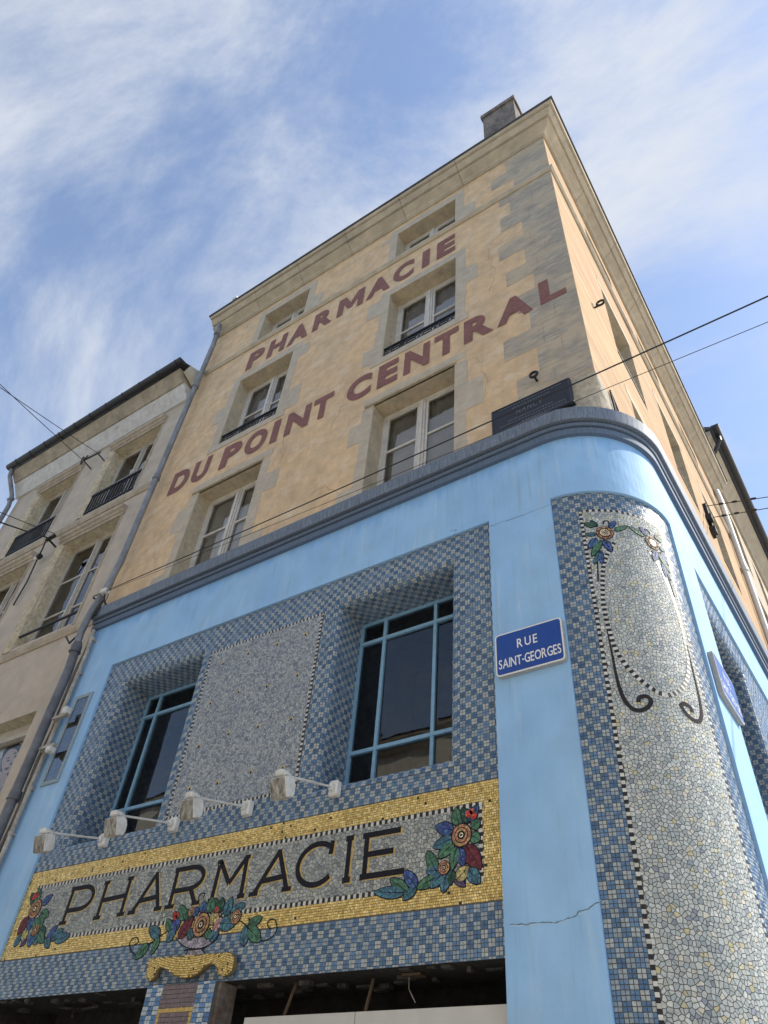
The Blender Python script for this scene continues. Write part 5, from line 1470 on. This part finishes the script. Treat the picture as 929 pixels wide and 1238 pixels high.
# ================================================================== floodlights over the mosaic sign
LAMPS = [(-3.75, 'white floodlight before the lower corner of the grey mosaic panel nearest the blue column'), (-4.71, 'white floodlight before the lower corner of the grey mosaic panel nearest the downpipe'),
         (-5.63, 'white floodlight before the shop window that stands beside the downpipe'), (-6.62, 'white floodlight at the end of the gold sign, beside the blue strip')]
def floodlight(x, label):
    z = 4.10
    t = thing('floodlight', (x, YF, z), label, 'floodlight', 'floodlights on arms above the mosaic sign')
    MB().bbox((x - 0.045, YF + 0.026 - 0.07, z - 0.065), (x + 0.045, YF + 0.026, z + 0.065), 0.012).bbox((x - 0.02, YF - 0.075, z - 0.03), (x + 0.02, YF - 0.045, z + 0.03), 0.006).out('wall_mount', M_LAMP, t)
    hy = -0.71
    MB().tube([(x, YF - 0.06, z), (x, hy + 0.06, z - 0.13)], 0.010, 8).out('arm', M_LAMP, t)
    z -= 0.125
    MB().bbox((x - 0.04, hy - 0.045, z - 0.04), (x + 0.04, hy + 0.06, z + 0.008), 0.010).tube([(x - 0.055, hy, z - 0.015), (x + 0.055, hy, z - 0.015)], 0.016, 10).out('knuckle', M_LAMP, t)
    # head: rounded shell, wide back tilted so that the lens looks down at the sign
    m = MB(); R = Matrix.Rotation(math.radians(20), 3, 'X') * 0.70; o = Vector((x, hy, z - 0.03))
    prof_ = [(-0.075, -0.02), (0.035, -0.015), (0.075, -0.05), (0.085, -0.12), (0.06, -0.20), (0.03, -0.235), (-0.075, -0.235)]
    xs_ = [-0.115, -0.105, 0.085, 0.115]; sc_ = [0.94, 1.0, 1.0, 0.93]
    vs = []
    for xx, s_ in zip(xs_, sc_):
        for (yy, zz) in prof_: vs.append(o + R @ Vector((xx, yy * s_, -0.127 + (zz + 0.127) * s_)))
    k = len(prof_)
    fs = [(i * k + j, (i + 1) * k + j, (i + 1) * k + (j + 1) % k, i * k + (j + 1) % k) for i in range(3) for j in range(k)] + [tuple(range(k))[::-1], tuple(3 * k + j for j in range(k))]
    m.add(vs, fs)
    head = m.out('lamp_head', M_LAMP, t)
    m = MB()
    for i in range(11):
        xx = -0.10 + i * 0.0185
        q = [(xx, -0.078, -0.03), (xx + 0.013, -0.078, -0.03), (xx + 0.013, -0.078, -0.228), (xx, -0.078, -0.228)]
        qb = [(a_, -0.086, c_) for a_, _, c_ in q]
        m.add([o + R @ Vector(p) for p in q + qb], [(4, 5, 6, 7), (0, 4, 7, 3), (1, 2, 6, 5), (0, 1, 5, 4), (2, 3, 7, 6)])
    m.add([o + R @ Vector(p) for p in [(-0.105, -0.0765, -0.025), (0.10, -0.0765, -0.025), (0.10, -0.0765, -0.232), (-0.105, -0.0765, -0.232)]], [(0, 1, 2, 3)])
    m.out('cooling_fins', M_GRIME, head)
    m = MB(); m.add([o + R @ Vector(p) for p in [(-0.08, 0.034, -0.238), (0.08, 0.034, -0.238), (0.08, -0.06, -0.238), (-0.08, -0.06, -0.238)]], [(0, 1, 2, 3)])
    m.out('lens', mat('lamp_lens', (0.45, 0.45, 0.43), 0.2), head)
for x, lb in LAMPS: floodlight(x, lb)

# ================================================================== bronze plaque, ring bolts, bracket
pq = thing('bronze_plaque', (-1.74, 0, 7.66), 'dark bronze plaque with raised lettering above the curved blue cornice', 'plaque')
MB().bbox((-2.20, -0.05, 7.67), (-1.28, 0.0, 8.09), 0.006).out('plate', M_BRONZE, pq)
MB().box((-2.21, -0.065, 7.655), (-1.27, -0.001, 7.668)).out('lower_ledge', M_BRONZE, pq)
TQ = lambda u, v, h: (u, -0.05 - h, v)
m = MB()
for (p, q) in (((-2.19, -0.056, 7.68), (-2.18, -0.049, 8.08)), ((-1.30, -0.056, 7.68), (-1.29, -0.049, 8.08)), ((-2.18, -0.056, 8.07), (-1.30, -0.049, 8.08)), ((-2.18, -0.056, 7.68), (-1.30, -0.049, 7.69))): m.box(p, q)
m.out('raised_border', mat('worn_bronze_edge', (0.06, 0.062, 0.075), 0.5, metal=0.4), pq)
M_BR2 = mat('rubbed_bronze', (0.13, 0.13, 0.145), 0.4, metal=0.5, var=0.2, scale=20)
textline('NANCY', TQ, -1.90, -1.60, 7.86, 7.94, 0.004, M_BR2, pq, 0.01, 0.3)
for z, a, b in ((8.04, -2.1, -1.38), (7.985, -1.95, -1.5), (7.80, -2.0, -1.5), (7.755, -2.1, -1.35), (7.71, -1.85, -1.35)):
    m = MB(); u = a
    while u < b:
        wd = random.uniform(0.012, 0.03); m.boxT(TQ, (u, z - 0.009, 0.0), (u + wd, z + 0.009, 0.004)) if False else m.add([TQ(u, z - .009, .004), TQ(u + wd, z - .009, .004), TQ(u + wd, z + .009, .004), TQ(u, z + .009, .004)], [(0, 1, 2, 3)])
        u += wd + random.uniform(0.006, 0.014)
    m.out('worn_line', M_BR2, pq)
def ring_bolt(c, nrm, R, label, drop=True):
    c = Vector(c); n = Vector(nrm)
    t = thing('ring_bolt', c, label, 'ring bolt', 'iron ring bolts in the walls')
    MB().tube([c, c + n * 0.07], 0.014, 8).out('shank', M_IRON, t)
    ax = (n.cross(Vector((0, 0, 1)))).normalized() if not drop else n
    cc = c + n * 0.09 + Vector((0, 0, R * 0.9 if not drop else 0.02))
    MB().torus(cc, ax * 0.3 + n if drop else ax, R, 0.016).out('ring', M_IRON, t)
q = on_front(650, 461, 0); ring_bolt((q.x, 0, q.z), (0, -1, 0), 0.042, 'small black iron ring bolt in the grey stone above the plaque', True)
q = on_front(594, 535, -0.12); ring_bolt((q.x, 0, q.z), (0, -1, 0), 0.058, 'black iron ring resting by the left end of the plaque', True)
q = on_side(719, 372, XS); ring_bolt((XS, q.y, q.z), (1, 0, 0), 0.05, 'iron ring bolt high on the sunlit side wall', False)
br = thing('wall_bracket', (XS, 1.1, 7.9), 'small black triangular iron bracket on the sunlit corner above the blue cornice', 'bracket')
b0 = on_side(738, 472, XS + .02); b1 = on_side(758, 510, XS + .02); b2 = on_side(745, 505, XS + .02)
b1 = Vector((XS + .02, b0.y + 0.42, 7.75)); b2 = Vector((XS + .02, b0.y + 0.04, 7.62))
MB().tube([b0, b1], 0.012, 6).tube([b0, b2], 0.012, 6).tube([b2, b1], 0.012, 6).out('frame', M_IRON, br)
m = MB()
for i in range(1, 6):
    a = b0.lerp(b1, i / 6); b = b2.lerp(b1, i / 6); m.tube([a, b], 0.006, 5)
m.torus(b2 + Vector((0.08, 0.05, 0.12)), (0.4, -1, 0.2), 0.05, 0.014, 16, 6)
m.out('scrollwork', M_IRON, br)

# ================================================================== pipes
def pipe(name, segs, r, m_, label, collars, cat='downpipe', cr=None):
    t = thing(name, segs[-1], label, cat)
    MB().tube(segs, r, 14).out('shaft', m_, t)
    for c, d in collars:
        MB().tube([Vector(c) - Vector(d) * 0.045, Vector(c) + Vector(d) * 0.045], (cr or r * 1.22), 14).tube([Vector(c) - Vector(d) * 0.06, Vector(c) - Vector(d) * 0.046], r * 1.35, 14).out('collar', m_, t)
    return t
px_ = -8.40
pipe('downpipe', [(px_ + .02, -0.20, 15.0), (px_, -0.16, 14.7), (px_, -0.14, 14.3), (px_, -0.14, 8.4), (px_ - .02, -0.17, 7.9), (px_ - 0.05, -0.23, 7.4), (px_ - 0.08, -0.23, 7.1), (px_ - 0.09, -0.20, 6.85)], 0.050, M_PIPE,
     'grey zinc downpipe running down the edge of the ochre wall', [((px_, -0.14, 12.9), (0, 0, 1)), ((px_, -0.14, 10.3), (0, 0, 1)), ((px_ + .005, -0.16, 14.72), (0, 0, 1))])
pipe('downpipe', [(px_ - 0.085, -0.205, 6.95), (px_ - 0.09, -0.17, 6.55), (px_ - 0.09, -0.16, 0.2)], 0.060, M_PIPEP, 'thick dark plastic downpipe beside the blue strip and white conduit', [((px_ - 0.09, -0.16, 4.85), (0, 0, 1)), ((px_ - 0.087, -0.197, 6.86), (0, -0.08, 1))])
pipe('downpipe', [(NX0 - .02, -0.46, 13.42), (NX0 - .02, -0.42, 13.2), (NX0 - 0.02, -0.16, 12.8), (NX0 - .02, -0.10, 12.5), (NX0 - .02, -0.10, 0.2)], 0.05, M_PIPE, 'grey downpipe at the far end of the grey brown house', [((NX0 - .02, -0.13, 12.7), (0, 0.3, 1))])
pipe('downpipe', [(XS + .06, YB - .30, 14.9), (XS + .08, YB - .30, 14.6), (XS + .08, YB - .30, 0.2)], 0.065, mat('pale_pipe', (0.62, 0.62, 0.60), 0.35, metal=0.2, var=0.1), 'pale sunlit downpipe at the far end of the side wall', [((XS + .08, YB - .30, 12.4), (0, 0, 1)), ((XS + .08, YB - .3, 9.4), (0, 0, 1))])
# conduit with cables strapped to it
cx_ = -8.31
ct = thing('cable_conduit', (cx_, -0.1, 0.2), 'dirty white conduit with strapped cables along the blue strip', 'conduit')
MB().tube([(cx_ - .03, -0.14, 7.15), (cx_, -0.12, 6.8), (cx_ + .01, -0.11, 0.2)], 0.026, 10).out('tube', M_CONDUIT, ct)
m = MB()
for k in range(3):
    pts = []
    for i in range(40):
        z = 7.2 - i * 0.16; pts.append((cx_ - 0.055 - 0.012 * k + 0.012 * math.sin(i * 1.3 + k * 2) + (0.03 if (i // 7) % 2 and k == 2 else 0), -0.13 - 0.012 * math.cos(i * 0.9 + k), z))
    m.tube(pts, 0.008, 5)
m.out('cables', mat('grey_cable', (0.10, 0.10, 0.10), 0.7), ct)
for i in range(9):
    z = 7.0 - i * 0.52
    MB().tube([(cx_, -0.115, z - 0.02), (cx_, -0.115, z + 0.02)], 0.033, 10).box((cx_ - 0.02, -0.10, z - 0.012), (cx_ + 0.02, YF, z + 0.012)).out('clip', M_CONDUIT, ct)
for zz, nm, lb in ((5.78, 'case_light', 'upper small white lamp bracket across the glazed case'), (5.38, 'case_light', 'lower small white lamp bracket across the glazed case')):
    t = thing(nm, (cx_, -0.14, zz), lb, 'lamp bracket')
    MB().bbox((cx_ - 0.02, -0.20, zz - 0.02), (cx_ + 0.26, -0.15, zz + 0.02), 0.004).bbox((cx_ - .03, -0.16, zz - .03), (cx_ + .02, -0.10, zz + .03), 0.005).out('arm', M_CONDUIT, t)
    MB().bbox((cx_ + 0.17, -0.23, zz + (0.0 if zz > 5.6 else -0.10)), (cx_ + 0.26, -0.13, zz + (0.10 if zz > 5.6 else -0.02)), 0.015).out('lamp_box', M_LAMP, t)
cv = thing('security_camera', (-8.30, -0.12, 7.62), 'small white security camera where the zinc pipe meets the blue cornice', 'camera')
MB().bbox((-8.33, -0.30, 7.68), (-8.21, -0.20, 7.76), 0.015).out('housing', M_LAMP, cv)
MB().tube([(-8.27, -0.24, 7.68), (-8.30, -0.18, 7.60), (-8.32, -0.05, 7.56)], 0.012, 6).out('bracket', M_IRON, cv)

# ================================================================== overhead cables
def cable(name, a, b, r, label, sag=0.0, cat='cable', n=24, m_=M_CABLE, group=None):
    a, b = Vector(a), Vector(b)
    pts = [a.lerp(b, i / n) - Vector((0, 0, sag * 4 * (i / n) * (1 - i / n))) for i in range(n + 1)]
    o = MB().tube(pts, r, 6).out(name, m_)
    return tag(o, label, cat, group)
def far_pt(px, py, y):
    return on_front(px, py, y)
A = on_front(113, 721, -0.22)
def extend(a, b, k): return a + (b - a) * k
B1 = on_front(929, 347, -1.2); B2 = on_front(929, 382, -1.0)
cable('overhead_cable', A, extend(A, B1, 1.8), 0.0062, 'thicker black cable crossing the ochre facade past the plaque', 0.10)
cable('overhead_cable', A + Vector((0, 0, -.01)), extend(A, B2, 1.8), 0.0028, 'thin black cable crossing just under the thicker one, below the first floor windows', 0.06)
t = thing('cable_anchor', A, 'white insulator with black hook beside the zinc downpipe', 'anchor')
MB().tube([A + Vector((0, 0, -.02)), A + Vector((0.05, 0.12, -0.06)), (A.x + 0.05, 0.0, A.z - 0.06)], 0.014, 6).out('hook', M_IRON, t)
MB().bbox((A.x + 0.02, -0.16, A.z - 0.16), (A.x + 0.10, -0.06, A.z - 0.05), 0.012).out('insulator', M_LAMP, t)
# pair across the street from the eaves of the grey brown house
q1 = on_front(100, 556, -0.24); q2 = on_front(117, 547, -0.24)
for q, (sx, sy), lb in ((q1, (0, 461), 'one of two twisted cables leaving the eaves of the grey brown house'), (q2, (0, 465), 'one of two twisted cables leaving the eaves of the grey brown house')):
    e_ = on_front(sx, sy, -2.6)
    cable('overhead_cable', q, extend(q, e_, 2.2), 0.007, lb, 0.05, group='twisted cables at the eaves')
t = thing('cable_anchor', (q1.x, -0.2, q1.z), 'two black iron rings holding cables under the grey white fascia', 'anchor')
m = MB().torus(q1 + Vector((0, 0, -0.02)), (0.3, 1, 0.2), 0.085, 0.011, 18, 6).torus(q1 + Vector((0.10, 0.0, 0.02)), (0.2, 1, -0.1), 0.055, 0.011, 16, 6)
m.out('rings', M_IRON, t)
MB().tube([(q1.x - .05, -0.2, q1.z + .05), (q2.x + .06, -0.2, q2.z + .02)], 0.016, 6).tube([(q1.x, -0.2, q1.z), (q1.x, 0, q1.z - 0.05)], 0.014, 6).tube([(q2.x, -0.2, q2.z), (q2.x, 0, q2.z - 0.05)], 0.014, 6).out('bar', M_IRON, t)
# cables to the insulator rack between its windows
r0 = on_front(57, 650, -0.22); r1 = on_front(66, 645, -0.20)
for q, (sx, sy), rr, lb in ((r1, (0, 617), 0.006, 'upper thin cable to the insulator rack between the grey brown house windows'), (r0, (0, 629), 0.011, 'lower thick cable to the insulator rack between the grey brown house windows')):
    e_ = on_front(sx, sy, -1.8); cable('overhead_cable', q, extend(q, e_, 2.2), rr, lb, 0.03)
t = thing('insulator_rack', (r0.x, 0, r0.z), 'black cable rack with white insulator between the windows of the grey brown house', 'cable rack')
MB().tube([(r0.x, -0.22, r0.z), (r0.x, 0.0, r0.z - 0.06)], 0.02, 6).bbox((r0.x - 0.03, -0.23, r0.z - 0.05), (r0.x + 0.22, -0.17, r0.z), 0.008).out('arm', M_IRON, t)
i0 = on_front(46, 674, -0.1)
MB().tube([r0, r0 + Vector((-.02, 0.03, -0.25)), i0, i0 + Vector((-0.05, 0.05, -0.5)), i0 + Vector((-0.12, 0.06, -1.0))], 0.013, 6).out('drop_cable', M_CABLE, t)
MB().tube([i0 + Vector((-.07, 0, -.02)), i0 + Vector((.0, 0, 0))], 0.045, 10).out('insulator', M_LAMP, t)
MB().tube([i0 + Vector((.003, 0, 0)), i0 + Vector((.07, 0, .02))], 0.05, 10).out('insulator_cap', M_IRON, t)
# loose cable from the pipe foot to the first floor sill
la = on_front(110, 748, -0.2); lc = on_front(80, 770, -0.1)
tag(MB().tube(smooth([la, la + Vector((-0.1, 0, -0.12)), la + Vector((-0.35, 0.05, -0.22)), lc], 0) if False else [la + Vector((0.12, 0, 0.28)), la + Vector((0.06, 0, 0.05)), la, la + Vector((-0.15, 0.03, -0.14)), la + Vector((-0.45, 0.08, -0.22)), lc], 0.014, 6).out('loose_cable', M_CABLE), 'black cable looping from the zinc pipe to the window guard bar', 'cable')
# strainers of the side street
s0 = on_side(854, 612, XS + .05); s1 = on_side(862, 640, XS + .05)
t = thing('strainer_bracket', s0, 'black iron bracket with two strained wires on the sunlit side wall', 'bracket')
MB().box((XS, s0.y - .04, s0.z - 0.75), (XS + .06, s0.y + .05, s0.z + 0.05)).box((XS, s0.y - 0.16, s0.z - .45), (XS + 0.10, s0.y - .02, s0.z - .33)).box((XS, s0.y - 0.16, s0.z - .75), (XS + 0.10, s0.y - .02, s0.z - .63)).out('plate', M_IRON, t)
for k, (dz, py) in enumerate(((0.0, 600), (-0.30, 613.5))):
    a = Vector((XS + .06, s0.y, s0.z + dz)); d = ray(929, py); tt = (3.0 - CAM[0]) / d.x if d.x > 0.01 else None
    dist = 16.0; e_ = Vector(CAM) + d.normalized() * ((a - Vector(CAM)).length * 0.93)
    cable('strained_wire', a, extend(a, e_, 4.0), 0.008, ('upper' if k == 0 else 'lower') + ' wire strained from the black bracket across the side street', 0.02)
    m = MB()
    for f_ in (0.22, 0.45, 0.75): 
        c0 = a.lerp(e_, f_); c1 = a.lerp(e_, f_ + 0.06); m.tube([c0, c1], 0.022, 6)
    m.out('turnbuckles', M_IRON, t)
